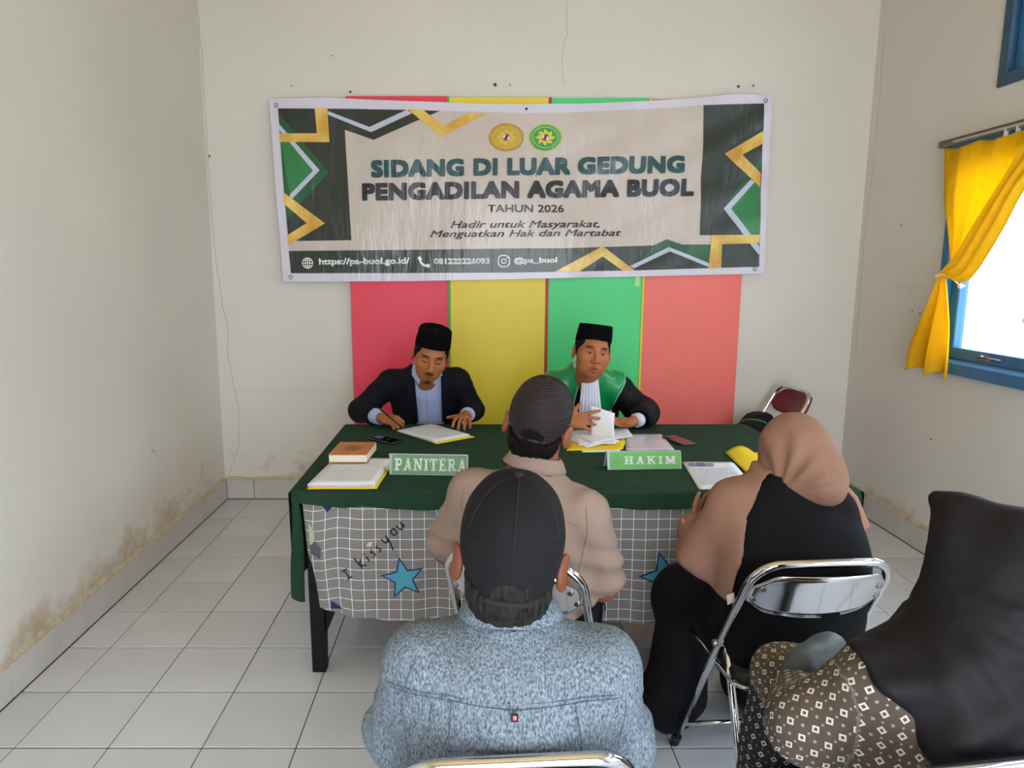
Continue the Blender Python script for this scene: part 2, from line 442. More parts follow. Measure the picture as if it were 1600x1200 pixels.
SL, SU = [(2.70, 2.09), (2.89, 1.98), (3.052, 1.845), (3.166, 1.662), (3.333, 1.455), (3.498, 1.468)], [(3.05, 2.095), (3.11, 1.994), (3.201, 1.872), (3.336, 1.714), (3.437, 1.584), (3.540, 1.483)]
def sweep(u, v):          # gathered cloth pulled across from the upper right to the tie
    a = poly_at(SL, v); c = poly_at(SU, v); p = a.lerp(c, u); w = (1 - v) ** .7
    return (xr - .048 + .016 * math.sin(u * 19 + v) * (.3 + .7 * w) - .012 * math.sin(u * math.pi), p.x, p.y)
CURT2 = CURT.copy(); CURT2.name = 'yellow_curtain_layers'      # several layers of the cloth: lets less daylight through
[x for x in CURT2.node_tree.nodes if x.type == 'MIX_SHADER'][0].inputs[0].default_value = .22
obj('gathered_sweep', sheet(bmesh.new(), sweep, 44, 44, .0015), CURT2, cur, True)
TL_, TR_ = [(3.550, 1.475), (3.619, 1.362), (3.715, 1.189), (3.770, 1.08), (3.782, .990)], [(3.505, 1.475), (3.465, 1.353), (3.431, 1.229), (3.419, 1.104), (3.416, .975)]
def tail(u, v):           # tail flaring below the tie
    a = poly_at(TL_, v); c = poly_at(TR_, v); p = a.lerp(c, u)
    return (xr - .040 + .026 * math.sin(u * 15 + 1) * (.25 + v) , p.x, p.y + .016 * math.sin(u * 15 + 2) * v * v)
obj('tail', sheet(bmesh.new(), tail, 44, 24, .0015), CURT, cur, True)
bm = tube(bmesh.new(), [(xr - .05 + .035 * math.cos(t), ytie - .012 + .03 * math.sin(t), ztie + .0 + .006 * math.sin(2 * t)) for t in [k * math.pi / 8 for k in range(16)]], .006, 8, closed=True)
tube(bm, [(xr - .04, ytie - .02, ztie), (xr - .01, ytie - .04, ztie - .022), (XR - .03, 3.465, ztie - .05)], .003, 6)
obj('tie_cord', bm, mat('beige_cord', 'cfc39a', .8), cur)
bm = lathe(bmesh.new(), [(.004, 0), (.004, .015), (.012, .017), (.012, .028), (.006, .031)], 14, Matrix.Translation((XR - .012, 3.462, ztie - .05)) @ Matrix.Rotation(R(-90), 4, 'Y'))
kb = obj('tieback_knob', bm, mat('white_plastic', 'dcdcd6', .4)); tag(kb, 'small white knob on the blue frame holding the curtain cord', 'knob')

# ------------------------------------------------------------------ painted boards on the back wall
BC = [('red', 'e83a54', -.772, -.160, 'smooth red painted board leftmost on the back wall'),
      ('yellow', 'e6cf3a', -.146, .452, 'yellow painted board between the red and green boards'),
      ('green', '46d27e', .470, 1.056, 'bright green painted board behind the man in robes'),
      ('coral', 'f07268', 1.072, 1.680, 'coral painted board at the right end of the row')]
for k, (nm, c, x0, x1, lb) in enumerate(BC):
    m = mat(nm + '_board_paint', c, .45, var=.04, vscale=2.5, bump=.0006, bscale=12)
    t = thing('painted_board', lb, 'board', ((x0 + x1) / 2, 4.435, 0), 'painted boards on the back wall')
    obj('panel', nbox(x0, x1, 4.428, 4.442, .004, 2.532 - .006 * k, bev=.0015), m, t)
    if k < 3:
        ec = ['3fae4a', 'b8322c', 'e0c62e'][k]
        obj('edge_strip', nbox(x1 + .0005, BC[k + 1][2] - .0005, 4.425, 4.440, .004, 2.53 - .006 * k, bev=.001), mat('edge_%d' % k, ec, .5), t)
    if k == 2: obj('sticker', nbox(1.012, 1.040, 4.4265, 4.4282, 1.40, 1.47), mat('pale_green_sticker', 'b9e6a0', .6), t)

# ------------------------------------------------------------------ the banner
ART={'outline':[(-1.225,2.511),(-0.995,2.517),(-0.791,2.515),(-0.383,2.498),(-0.026,2.486),(0.307,2.479),(0.434,2.482),(0.639,2.486),(1.047,2.499),(1.301,2.515),(1.454,2.528),(1.555,2.537),(1.678,2.534),(1.781,2.518),(1.797,1.908),(1.805,1.479),(1.492,1.472),(0.876,1.458),(0.239,1.445),(-0.399,1.432),(-1.186,1.429),(-1.205,1.989)],'field':[(-1.173,2.457),(-0.394,2.45),(0.307,2.429),(0.537,2.433),(1.049,2.454),(1.375,2.474),(1.737,2.484),(1.753,2.009),(1.77,1.521),(0.997,1.498),(0.239,1.485),(-0.398,1.482),(-1.136,1.481),(-1.161,1.989)],'dark':[[(-1.173,2.457),(-0.69,2.454),(-0.2,2.442),(-0.603,2.276),(-0.776,2.335),(-0.774,2.228),(-0.753,1.682),(-1.143,1.677),(-1.158,2.069)],[(1.375,2.474),(1.737,2.484),(1.753,2.009),(1.763,1.713),(1.394,1.713),(1.382,2.049),(1.387,2.278)],[(-1.144,1.617),(-0.396,1.624),(0.317,1.633),(0.554,1.633),(1.113,1.651),(1.195,1.689),(1.292,1.656),(1.466,1.656),(1.762,1.664),(1.77,1.521),(0.997,1.498),(0.239,1.485),(-0.398,1.482),(-1.136,1.481)]],'dkgreen':[[(-1.171,2.433),(-0.882,2.087),(-1.145,1.806)],[(1.744,2.179),(1.524,1.872),(1.768,1.584)],[(1.113,1.651),(1.195,1.689),(1.292,1.656),(1.461,1.656),(1.464,1.537),(1.208,1.641),(1.042,1.563)]],'green':[[(-1.171,2.337),(-0.97,2.097),(-1.117,1.936)],[(1.708,2.032),(1.574,1.872),(1.702,1.713),(1.763,1.713),(1.749,2.009)]],'white':[[(-1.17,2.368),(-0.936,2.099),(-1.11,1.926),(-1.123,1.95),(-0.975,2.097),(-1.169,2.332)],[(-0.91,2.457),(-0.87,2.44),(-0.627,2.35),(-0.399,2.448),(-0.369,2.427),(-0.617,2.32),(-0.967,2.457)],[(1.684,2.044),(1.53,1.872),(1.766,1.589),(1.763,1.646),(1.576,1.872),(1.71,2.029)],[(0.97,1.524),(1.208,1.641),(1.464,1.542),(1.465,1.518),(1.215,1.615),(0.997,1.512)]],'gold':[[(-0.951,2.457),(-0.875,2.456),(-0.871,2.263),(-1.17,2.263),(-1.169,2.312),(-0.944,2.314)],[(-1.157,1.968),(-0.913,1.783),(-1.144,1.651),(-1.145,1.713),(-1.025,1.785),(-1.155,1.897)],[(-0.394,2.45),(-0.302,2.445),(-0.18,2.357),(-0.026,2.43),(0.077,2.427),(-0.196,2.29)],[(1.742,2.327),(1.517,2.194),(1.746,1.999),(1.744,2.079),(1.626,2.189),(1.745,2.253)],[(1.463,1.713),(1.76,1.715),(1.762,1.664),(1.534,1.66),(1.54,1.514),(1.463,1.51)],[(0.504,1.49),(0.797,1.646),(1.0,1.499),(0.928,1.496),(0.798,1.584),(0.658,1.493)]]}

YN = 4.405
def bys(x, z):
    return (.0045 * math.sin(x * 4.1 + z * 2) + .003 * math.sin(x * 9.3 - z * 5 + 1) + .0035 * math.sin((x * .6 + z) * 8.5)
            + (.004 * math.sin((x - z * 1.9) * 12) * max(0, min(1, (x - .2) / .6))))
def layer(k): return lambda x, z: (x, YN + bys(x, z) - .0009 * k, z)
def vinyl(name, col, var=.04):
    m = mat(name, col, .26, var=var, vscale=6, spec=.5)
    n, l, b = nodes(m)
    tc = n.new('ShaderNodeTexCoord'); mp = n.new('ShaderNodeMapping'); mp.inputs['Rotation'].default_value = (0, R(28), 0); mp.inputs['Scale'].default_value = (9, 1, 2.0)
    l.new(tc.outputs['Object'], mp.inputs[0])
    nz = n.new('ShaderNodeTexNoise'); nz.inputs['Scale'].default_value = 1.5; nz.inputs['Detail'].default_value = 4; nz.inputs['Roughness'].default_value = .55; l.new(mp.outputs[0], nz.inputs['Vector'])
    bp = n.new('ShaderNodeBump'); bp.inputs['Distance'].default_value = .012; bp.inputs['Strength'].default_value = .55
    l.new(nz.outputs['Fac'], bp.inputs['Height']); l.new(bp.outputs[0], b.inputs['Normal'])
    return m
ban = thing('banner', 'large printed vinyl banner hanging across the painted boards', 'banner', (.3, YN, 1.45))
bm = flat([ART['outline']], lambda x, z: (x, YN + bys(x, z), z), .04)
sh = obj('vinyl_sheet', bm, vinyl('banner_white_vinyl', 'd6d2e2'), ban, True)
def part(name, polys, m, k, step=.04): return obj(name, flat(polys, layer(k), step), m, ban, True)
part('printed_field', [ART['field']], vinyl('banner_cream', 'c9bdb5', .05), 1)
DK = vinyl('banner_dark', '2b332b', .1)
for p in ART['dark']: part('dark_panel', [p], DK, 2)
for p in ART['dkgreen']: part('green_shape', [p], vinyl('banner_dark_green', '1f5a36', .1), 3)
for p in ART['green']: part('green_shape', [p], vinyl('banner_green', '2c8048', .08), 4)
for p in ART['white']: part('white_chevron', [p], vinyl('banner_silver', 'bfc6dc'), 5)
GO = vinyl('banner_gold', 'dcae3c', .04)
n, l, b = nodes(GO)
wv = [x for x in n if x.type == 'VALTORGB'][0]; wv.color_ramp.elements[0].color = (*lin('c8922a'), 1); wv.color_ramp.elements[1].color = (*lin('efd071'), 1)
for p in ART['gold']: part('gold_chevron', [p], GO, 6)
TX1 = vinyl('banner_teal_ink', '1f4f55'); TX2 = vinyl('banner_black_ink', '20242c'); TXW = vinyl('banner_white_ink', 'eef0f4')
def words(s, x, z, w, h, m, bold=0, shear=0, dz=0, space=1.0, k=7):
    bm = text_bm(s, x, z, w, h, bold, shear, space, dz)
    gap = .001 if h > .08 else h * .16                       # headlines part into letters, small print into words
    fs = sorted(bm.faces, key=lambda f: min(v.co.x for v in f.verts)); runs = []; mx_ = -9
    for f in fs:
        a = min(v.co.x for v in f.verts); b_ = max(v.co.x for v in f.verts)
        if a > mx_ + gap: runs.append([])
        runs[-1].append([tuple(v.co) for v in f.verts]); mx_ = max(mx_, b_)
    bm.free()
    for run in runs:
        q = bmesh.new()
        for f in run: q.faces.new([q.verts.new(c) for c in f])
        bmesh.ops.remove_doubles(q, verts=q.verts, dist=1e-6)
        obj('letter' if h > .08 else 'word', lay(q, layer(k), .08), m, ban, True)
words('SIDANG DI LUAR GEDUNG', -.623, 2.054, 1.903, .105, TX1, .0085, 0, .027, 1.08)
words('PENGADILAN AGAMA BUOL', -.681, 1.918, 2.023, .106, TX2, .0085, 0, .027, 1.08)
words('TAHUN 2026', .086, 1.849, .467, .046, TX2, .0012)
words('Hadir untuk Masyarakat,', -.142, 1.742, .917, .056, TX2, .0008, .3, .004)
words('Menguatkan Hak dan Martabat', -.269, 1.687, 1.18, .054, TX2, .0008, .3, .008)
words('https://pa-buol.go.id/', -.958, 1.522, .561, .050, TXW, .0022, 0, .006)
words('081222226093', -.246, 1.536, .345, .036, TXW, .0022, 0, .002)
words('@pa_buol', .25, 1.532, .266, .046, TXW, .0022, 0, .004)
def ring(cx, cz, rx, rz, w, n=28, a0=0, a1=2 * math.pi):
    out = []
    for k in range(n):
        a = a0 + (a1 - a0) * k / n; b = a0 + (a1 - a0) * (k + 1) / n
        out.append([(cx + rx * math.cos(a), cz + rz * math.sin(a)), (cx + rx * math.cos(b), cz + rz * math.sin(b)),
                    (cx + (rx - w) * math.cos(b), cz + (rz - w) * math.sin(b)), (cx + (rx - w) * math.cos(a), cz + (rz - w) * math.sin(a))])
    return out
def disc(cx, cz, rx, rz, n=32): return [(cx + rx * math.cos(2 * math.pi * k / n), cz + rz * math.sin(2 * math.pi * k / n)) for k in range(n)]
# web, telephone and camera-app marks in the footer
gx0, gz0, gr = -1.029, 1.543, .034
g = ring(gx0, gz0, gr, gr, .005) + ring(gx0, gz0, gr * .48, gr, .0045) + stroke([(gx0 - gr, gz0), (gx0 + gr, gz0)], .0045) + stroke([(gx0, gz0 - gr), (gx0, gz0 + gr)], .0045) \
    + stroke([(gx0 - .029, gz0 + .016), (gx0 + .029, gz0 + .016)], .004) + stroke([(gx0 - .029, gz0 - .016), (gx0 + .029, gz0 - .016)], .004)
part('globe_mark', g, TXW, 7, 0)
tx, tz = -.306, 1.552
ph = stroke([tuple(q)[:2] for q in spline([(tx - .030, tz + .018, 0), (tx - .020, tz - .006, 0), (tx + .004, tz - .024, 0), (tx + .030, tz - .028, 0)], 6)], .013)
ph += stroke([(tx - .034, tz + .030), (tx - .022, tz + .008)], .020) + stroke([(tx + .012, tz - .021), (tx + .034, tz - .029)], .020)
part('telephone_mark', ph, TXW, 7, 0)
ix, iz = .187, 1.555; q = .033
sq = spline([(ix - q, iz - q * .5, 0), (ix - q, iz + q * .5, 0), (ix - q * .5, iz + q, 0), (ix + q * .5, iz + q, 0), (ix + q, iz + q * .5, 0), (ix + q, iz - q * .5, 0), (ix + q * .5, iz - q, 0), (ix - q * .5, iz - q, 0), (ix - q, iz - q * .5, 0)], 4)
part('camera_mark', stroke([tuple(v)[:2] for v in sq], .006) + ring(ix, iz, .016, .016, .005, 20) + [disc(ix + .019, iz + .019, .004, .004, 10)], TXW, 7, 0)
# the two oval emblems
def emblem(cx, cz, rx, rz, rim, body, inner, star, ringc, name):
    e = part(name, [disc(cx, cz, rx, rz)], vinyl(name + '_rim', rim), 3)
    def sub(nm, polys, m, k): return obj(nm, flat(polys, layer(k), .05), m, e, True)
    sub('ground', [disc(cx, cz, rx * .93, rz * .93)], vinyl(name + '_body', body), 4)
    sub('centre_field', [disc(cx, cz, rx * .70, rz * .72)], vinyl(name + '_inner', inner), 5)
    sub('inner_line', ring(cx, cz, rx * .74, rz * .76, .004, 32), vinyl(name + '_line', ringc), 6)
    sub('letter_ticks', [p for k in range(26) for p in stroke([(cx + rx * .80 * math.cos(k * .19 - .8 - .2), cz + rz * .80 * math.sin(k * .19 - .8 - .2)), (cx + rx * .89 * math.cos(k * .19 - .8 - .2), cz + rz * .89 * math.sin(k * .19 - .8 - .2))], .0045)], vinyl(name + '_line', ringc), 6)
    pts = []
    for k in range(8):
        a = 2 * math.pi * k / 8 + .25
        pts += [(cx + rx * .34 * math.cos(a), cz + rz * .36 * math.sin(a)), (cx + rx * .44 * math.cos(a + .22), cz + rz * .46 * math.sin(a + .22)), (cx + rx * .60 * math.cos(a + .62), cz + rz * .62 * math.sin(a + .62))]
    sub('sun', [pts], vinyl(name + '_sun', star), 7)
    sub('shield', [disc(cx, cz, rx * .25, rz * .27, 20)], vinyl('emblem_grey', '8a8f92'), 8)
    for k, c in enumerate(['a8202c', 'dadde0', 'a8202c', 'dadde0']):
        a = k * math.pi / 2 + .4
        arc = [(cx, cz)] + [(cx + rx * .21 * math.cos(a + t * math.pi / 16), cz + rz * .23 * math.sin(a + t * math.pi / 16)) for t in range(9)]
        sub('quarter', [arc], vinyl('emblem_red' if k % 2 == 0 else 'emblem_white', c), 9)
    sub('boss', [disc(cx, cz, rx * .08, rz * .09, 14)], vinyl('emblem_dark', '2a2226'), 10)
emblem(.197, 2.289, .106, .081, 'a5821e', 'bd9a2a', 'c7a433', 'd9bb4a', 'd8bd58', 'gold_emblem')
emblem(.432, 2.289, .103, .081, 'c7c94a', '3f9c3c', '2f9a48', 'dccd2e', 'a8d488', 'green_emblem')
EY = mat('eyelet_metal', '8f8f8f', .3, 1)
for x, z in [(-1.183, 2.475), (-1.138, 1.456), (1.745, 2.50), (1.745, 1.508)]:
    bm = tube(bmesh.new(), [(x + .011 * math.cos(t * .524), YN + bys(x, z) - .002, z + .011 * math.sin(t * .524)) for t in range(12)], .003, 6, closed=True)
    obj('eyelet', bm, EY, ban)
bm = lathe(bmesh.new(), [(.003, 0), (.003, .008), (.008, .010), (.004, .013)], 10, Matrix.Translation((.316, YN, 2.452)) @ Matrix.Rotation(R(90), 4, 'X'))
obj('pin', bm, NAIL, ban)

# ================================================================== table, cloths
TZ = .722
BLK = mat('black_painted_wood', '141213', .5, spec=.2, var=.2, vscale=20, bump=.0006, bscale=40)
tb = thing('table', 'long table on black legs under a dark green cloth', 'table', (.37, 2.95, 0))
obj('tabletop', nbox(-.640, 1.375, 2.425, 3.485, .690, .714, bev=.003), BLK, tb)
for x, sx in ((-.614, 1), (1.301, -1)):
    for y, sy in ((2.430, 1), (3.415, -1)):
        b0 = bmesh.new()
        for (z, w) in ((0, .052), (.69, .062)):
            pass
        bm = nbox(x, x + .060, y, y + .060, .0005, .69, bev=.003)
        for v in bm.verts:
            if v.co.z < .3: v.co.x = x + .03 + (v.co.x - x - .03) * .85; v.co.y = y + .03 + (v.co.y - y - .03) * .85
        lg = obj('leg', bm, BLK, tb)
        xa = x + (.06 if sx > 0 else 0)
        gm = prism(bmesh.new(), [(xa, .69), (xa + sx * .075, .69), (xa + sx * .045, .255), (xa, .16)] if False else [(xa, .60), (xa + sx * .19, .60), (xa, .155)], 0, .024,
                   Matrix(((1, 0, 0, 0), (0, 0, 1, y + .018), (0, 1, 0, 0), (0, 0, 0, 1))))
        obj('gusset', gm, BLK, lg)
obj('apron', nbox(-.566, 1.301, 2.445, 2.463, .60, .69, bev=.002), BLK, tb)
obj('apron', nbox(-.566, 1.301, 3.447, 3.465, .60, .69, bev=.002), BLK, tb)

GRN = mat('dark_green_cloth', '1c3b2b', .85, var=.12, vscale=9, bump=.0012, bscale=22, spec=.25, stretch=(.35, 3, 1))
cl = bmesh.new()
X0, X1, Y0, Y1 = -.654, 1.390, 2.408, 3.500
def hem(x): return .662 + .006 * math.sin(x * 7) + .004 * math.sin(x * 17 + 1) + .016 * max(0, (-.45 - x) / .2)
N = 90
def topz(x, y): return TZ + .0009 * math.sin(y * 60 + 2 * math.sin(x * 3)) + .0006 * math.sin(x * 25 + y * 20)
def front(u, v):     # over the near edge and down to the hem
    x = X0 + (X1 - X0) * u
    if v < .55:
        y = Y1 - (Y1 - Y0 - .012) * (v / .55); return (x, y, topz(x, y))
    if v < .70:
        a = (v - .55) / .15 * math.pi / 2; return (x, Y0 + .012 - .012 * math.sin(a), TZ - .012 + .012 * math.cos(a))
    t = (v - .70) / .30
    return (x, Y0 - .004 * t - .007 * t * (math.sin(x * 19) + .6 * math.sin(x * 41 + 2)), (TZ - .012) * (1 - t) + hem(x) * t)
sheet(cl, front, N, 60)
def side(sg, xe, z1):
    def fn(u, v):
        y = Y1 - (Y1 - Y0) * u
        if v < .12:
            a = v / .12 * math.pi / 2; return (xe + sg * .010 * math.sin(a), y, TZ - .010 + .010 * math.cos(a))
        t = (v - .12) / .88
        return (xe + sg * (.010 + .010 * t * math.sin(y * 15) + .006 * t), y + .012 * t * math.sin(y * 9), (TZ - .010) * (1 - t) + (z1 + .01 * math.sin(y * 11)) * t)
    return fn
sheet(cl, side(-1, X0, .318), 50, 20); sheet(cl, side(1, X1, .318), 50, 20)
def backs(u, v):
    x = X0 + (X1 - X0) * u; return (x, Y1 + .004 + .006 * v * math.sin(x * 14), TZ * (1 - v) + .45 * v)
sheet(cl, backs, 50, 10)
# the loose fold hanging at the near corners
for sg, xc in ((1, X0 + .012), (-1, X1 - .012)):
    def fold(u, v, sg=sg, xc=xc):
        a = u * 2 * math.pi; r = .012 + .012 * min(1, v * 1.5)
        return (xc + sg * .002 + r * math.cos(a) * 1.05 + .004 * math.sin(v * 5), Y0 - .002 + r * .7 * math.sin(a), .712 - (.712 - .312 + .01 * math.cos(a)) * v)
    sheet(cl, fold, 14, 20)
cloth = obj('tablecloth', cl, GRN, None, True)
tag(cloth, 'plain dark green cloth covering the table top and hanging at its left corner', 'tablecloth')

CHK = mat('checked_cloth', '85817f', .9, var=.12, vscale=300, bump=.0006, bscale=260)
n, l, b = nodes(CHK)
tc = n.new('ShaderNodeTexCoord'); sp = n.new('ShaderNodeSeparateXYZ'); cb = n.new('ShaderNodeCombineXYZ')
l.new(tc.outputs['UV'], sp.inputs[0]); l.new(sp.outputs['X'], cb.inputs['X']); l.new(sp.outputs['Y'], cb.inputs['Y'])
base = b.inputs['Base Color'].links[0].from_socket
def brick(mort, c):
    br = n.new('ShaderNodeTexBrick'); br.offset = 0; br.squash = 1
    br.inputs['Scale'].default_value = 1; br.inputs['Mortar Size'].default_value = mort; br.inputs['Mortar Smooth'].default_value = 0
    br.inputs['Brick Width'].default_value = .0445; br.inputs['Row Height'].default_value = .0385
    l.new(cb.outputs[0], br.inputs['Vector']); return br
b1 = brick(.0028, 0); b2 = brick(.0017, 0)
m1 = n.new('ShaderNodeMixRGB'); m1.inputs[2].default_value = (*lin('3c3b40'), 1); l.new(b1.outputs['Fac'], m1.inputs[0]); l.new(base, m1.inputs[1])
m2 = n.new('ShaderNodeMixRGB'); m2.inputs[2].default_value = (*lin('dcdfe2'), 1); l.new(b2.outputs['Fac'], m2.inputs[0]); l.new(m1.outputs[0], m2.inputs[1])
l.new(m2.outputs[0], b.inputs['Base Color'])
def chk_y(x, z):
    d = max(0, (.70 - z)) / .45
    return 2.416 - d * (.006 + .007 * math.sin(x * 13) + .006 * math.sin(x * 29 + 2) + .003 * math.sin(x * 53)) + .03 * max(0, (-.56 - x) / .06) * d
def chk_hem(x): return .228 + .050 * max(0, (-.30 - x) / .33) + .006 * math.sin(x * 5 + 1) - .008 * max(0, x)
bm = bmesh.new()
NX, NZ = 120, 30
def chk(u, v):
    x = -.618 + 1.985 * u; z = .700 - (.700 - chk_hem(x)) * v
    return (x + .02 * v * max(0, (-.45 - x) / .17), chk_y(x, z), z)
sheet(bm, chk, NX, NZ)
uvl = bm.loops.layers.uv.new('UVMap')
for f in bm.faces:
    for lp in f.loops:
        c = lp.vert.co; lp[uvl].uv = (c.x + .012 * math.sin((c.z - .3) * 9) * max(0, (-.35 - c.x) / .25), c.z + .012 * max(0, (-.35 - c.x) / .25) * math.sin(c.x * 30))
ck = thing('checked_tablecloth', 'grey checked cloth with printed stars hanging in front of the table', 'tablecloth', (.37, 2.41, .23))
obj('cloth', bm, CHK, ck, True)
def chl(k): return lambda x, z: (x, chk_y(x, z) - .0008 * k, z)
def star(cx, cz, r, rot, ri=.45): return [(cx + (r if k % 2 == 0 else r * ri) * math.cos(rot + k * math.pi / 5) , cz + (r if k % 2 == 0 else r * ri) * math.sin(rot + k * math.pi / 5)) for k in range(10)]
NAVY = mat('navy_print', '1f2f63', .9); SKY = mat('sky_blue_print', '4f9fb8', .9, var=.06, vscale=20); PCREAM = mat('cream_print', 'b9bd96', .9); PINK = mat('pink_print', 'd9b6bd', .9); PBLK = mat('black_print', '1b1a1f', .9)
for cx, cz, r, rot in ((-.257, .391, .083, 1.75), (.700, .398, .100, 1.85)):
    s = obj('printed_star', flat([star(cx, cz, r, rot)], chl(1), .03), NAVY, ck)
    obj('star_fill', flat([star(cx, cz, r * .86, rot, .44)], chl(2), .03), SKY, s)
obj('printed_triangle', flat([[(-.548, .672), (-.492, .676), (-.530, .640)]], chl(1), .03), NAVY, ck)
obj('printed_triangle', flat([[(-.525, .300), (-.480, .272), (-.530, .268)]], chl(1), .03), NAVY, ck)
obj('printed_patch', flat([[(-.600, .60), (-.580, .57), (-.578, .53), (-.598, .51)]], chl(1), .03), PCREAM, ck)
obj('printed_patch', flat([[(-.598, .51), (-.578, .53), (-.556, .50), (-.560, .46), (-.596, .48)]], chl(1), .03), mat('slate_print', '595963', .9), ck)
obj('printed_patch', flat([[(-.390, .512), (-.372, .512), (-.366, .530), (-.384, .528)]], chl(1), .03), PINK, ck)
def script(letters, m=PBLK):
    for pts, w in letters:
        P = [tuple(v)[:2] for v in spline([(a, c, 0) for a, c in pts], 5)]
        obj('handwritten_letter', flat(stroke(P, w), chl(3), 0), m, ck)
def wri(ox, oz, ang, s, pts): return [(ox + s * (a * math.cos(ang) - c * math.sin(ang)), oz + s * (a * math.sin(ang) + c * math.cos(ang))) for a, c in pts]
an = .68
L = []
o_ = (-.452, .395)
L += [(wri(*o_, an, .04, [(-.25, 0), (.3, 0)]), .005), (wri(*o_, an, .04, [(0, 0), (.05, .85)]), .005), (wri(*o_, an, .04, [(-.2, .85), (.35, .85)]), .005)]
o_ = (-.405, .432)
L += [(wri(*o_, an, .04, [(0, -.1), (0, .7), (.05, 1.25)]), .005), (wri(*o_, an, .04, [(.4, .75), (.05, .35), (.45, -.05)]), .005)]
o_ = (-.378, .456)
L += [(wri(*o_, an, .04, [(0, 0), (.02, .6)]), .005), (wri(*o_, an, .04, [(.02, .85), (.05, .95)]), .006)]
for k in (0, 1):
    o_ = (-.362 + .02 * k, .474 + .018 * k)
    L += [(wri(*o_, an, .04, [(-.05, 0), (.25, .1), (.12, .35), (.0, .5), (.25, .65)]), .0045)]
o_ = (-.318, .520)
L += [(wri(*o_, an, .045, [(0, .6), (.05, .2), (.3, .1), (.45, .6)]), .005), (wri(*o_, an, .045, [(.45, .6), (.4, 0), (.15, -.7)]), .005)]
o_ = (-.288, .552)
L += [(wri(*o_, an, .04, [(.3, .65), (0, .5), (.05, .1), (.35, .05), (.5, .4), (.3, .65)]), .005)]
o_ = (-.264, .572)
L += [(wri(*o_, an, .04, [(0, .65), (.02, .2), (.25, .05), (.45, .3), (.5, .7)]), .005), (wri(*o_, an, .04, [(.5, .7), (.55, .05)]), .005)]
for dx in ((.452, .240), (.478, .262)):
    L += [(wri(*dx, an, .04, [(.3, .65), (0, .5), (.05, .1), (.35, .05), (.5, .4), (.3, .65)] if dx[0] < .46 else [(0, .65), (.02, .2), (.25, .05), (.45, .3), (.5, .7)]), .005)]
script(L)

# ================================================================== things on the table
PAPER = mat('white_paper', 'e9ebf4', .8, var=.02, vscale=20)
YEL = mat('yellow_folder_card', 'f0d312', .5, var=.04)
def text_lines(parent, quad, rows, m, seed, top=.12, w=.0022, x0=.08, x1=.92, z=.0006):
    """faint rows of print laid on a sheet: quad = near-left, near-right, far-right, far-left corners"""
    r = random.Random(seed); a, b_, c, d = [Vector(q) for q in quad]; bm = bmesh.new()
    for k in range(rows):
        v = 1 - top - (1 - top - .08) * k / rows
        u = x0
        e = x1 if r.random() > .25 else r.uniform(.5, .85)
        while u < e:
            l_ = r.uniform(.05, .16)
            p = lambda uu, vv: a.lerp(b_, uu).lerp(d.lerp(c, uu), vv) + Vector((0, 0, z))
            h_ = w / (d - a).length
            bm.faces.new([bm.verts.new(p(u, v)), bm.verts.new(p(min(e, u + l_), v)), bm.verts.new(p(min(e, u + l_), v + h_)), bm.verts.new(p(u, v + h_))])
            u += l_ + .02
    o = obj('printed_text', bm, m, parent); o['kind'] = 'stuff'; return o
PRINT = mat('grey_print', 'a9abb6', .9)
def sheet_of(quad, m, thick=.0006, curl=.0, seed=0, name='sheet', parent=None, n=10):
    a, b_, c, d = [Vector(q) for q in quad]; bm = bmesh.new(); r = random.Random(seed); ph = r.random() * 6
    def fn(u, v):
        p = a.lerp(b_, u).lerp(d.lerp(c, u), v)
        p.z += curl * (math.sin(u * 3 + ph) ** 2 * (1 - v) + .4 * math.sin(v * 4 + ph) ** 2) ; return p
    sheet(bm, fn, n, n, thick); return obj(name, bm, m, parent, True)
def q3(pts, z): return [(x, y, z) for x, y in pts]

# left document stack with yellow folder, and the book on it
qL = [(-.600, 2.432), (-.362, 2.438), (-.338, 2.785), (-.572, 2.790)]
st = thing('document_stack', 'stack of white documents in a yellow folder beneath the orange book', 'documents', (-.47, 2.6, TZ + .003))
sheet_of(q3([(x + (.012 if i in (1, 2) else 0), y - (.006 if i < 2 else 0)) for i, (x, y) in enumerate(qL)], TZ + .003), YEL, .002, .001, 1, 'folder', st)
for k in range(7):
    dx, dy = .004 * math.sin(k * 2.3), .004 * math.cos(k * 1.7)
    sheet_of(q3([(x * .985 + dx - .006, y + dy) for x, y in qL], TZ + .0062 + k * .0022), PAPER if k != 2 else mat('pink_paper', 'dcb8bd', .8), .0012, .0015, k, 'sheet', st)
text_lines(st, q3([(x * .985 - .006, y) for x, y in qL], TZ + .0062 + 6 * .0022 + .0034), 18, PRINT, 4, w=.0022)
bz = TZ + .0255
book = thing('book', 'thick orange-brown hardback book lying on the left document stack', 'book', (-.50, 2.79, bz))
qb = [(-.577, 2.690), (-.424, 2.690), (-.413, 2.894), (-.569, 2.894)]
def quadprism(q, z0, z1, bev=.0015):
    return prism(bmesh.new(), q, z0, z1, None, bev)
COVER = mat('orange_book_cover', 'c07a35', .45, var=.15, vscale=14)
inset = lambda q, d: [(q[0][0] + d, q[0][1] + d * .2), (q[1][0] - d * .2, q[1][1] + d * .2), (q[2][0] - d * .2, q[2][1] - d), (q[3][0] + d, q[3][1] - d)]
obj('cover', quadprism(qb, bz, bz + .0035), COVER, book); obj('page_block', quadprism(inset(qb, .003), bz + .0035, bz + .031, .0008), mat('page_edges', 'e4e0d6', .85, var=.06, vscale=300, stretch=(1, 1, 30)), book)
cv = obj('cover', quadprism(qb, bz + .031, bz + .0345), COVER, book)
cx, cy = -.496, 2.792
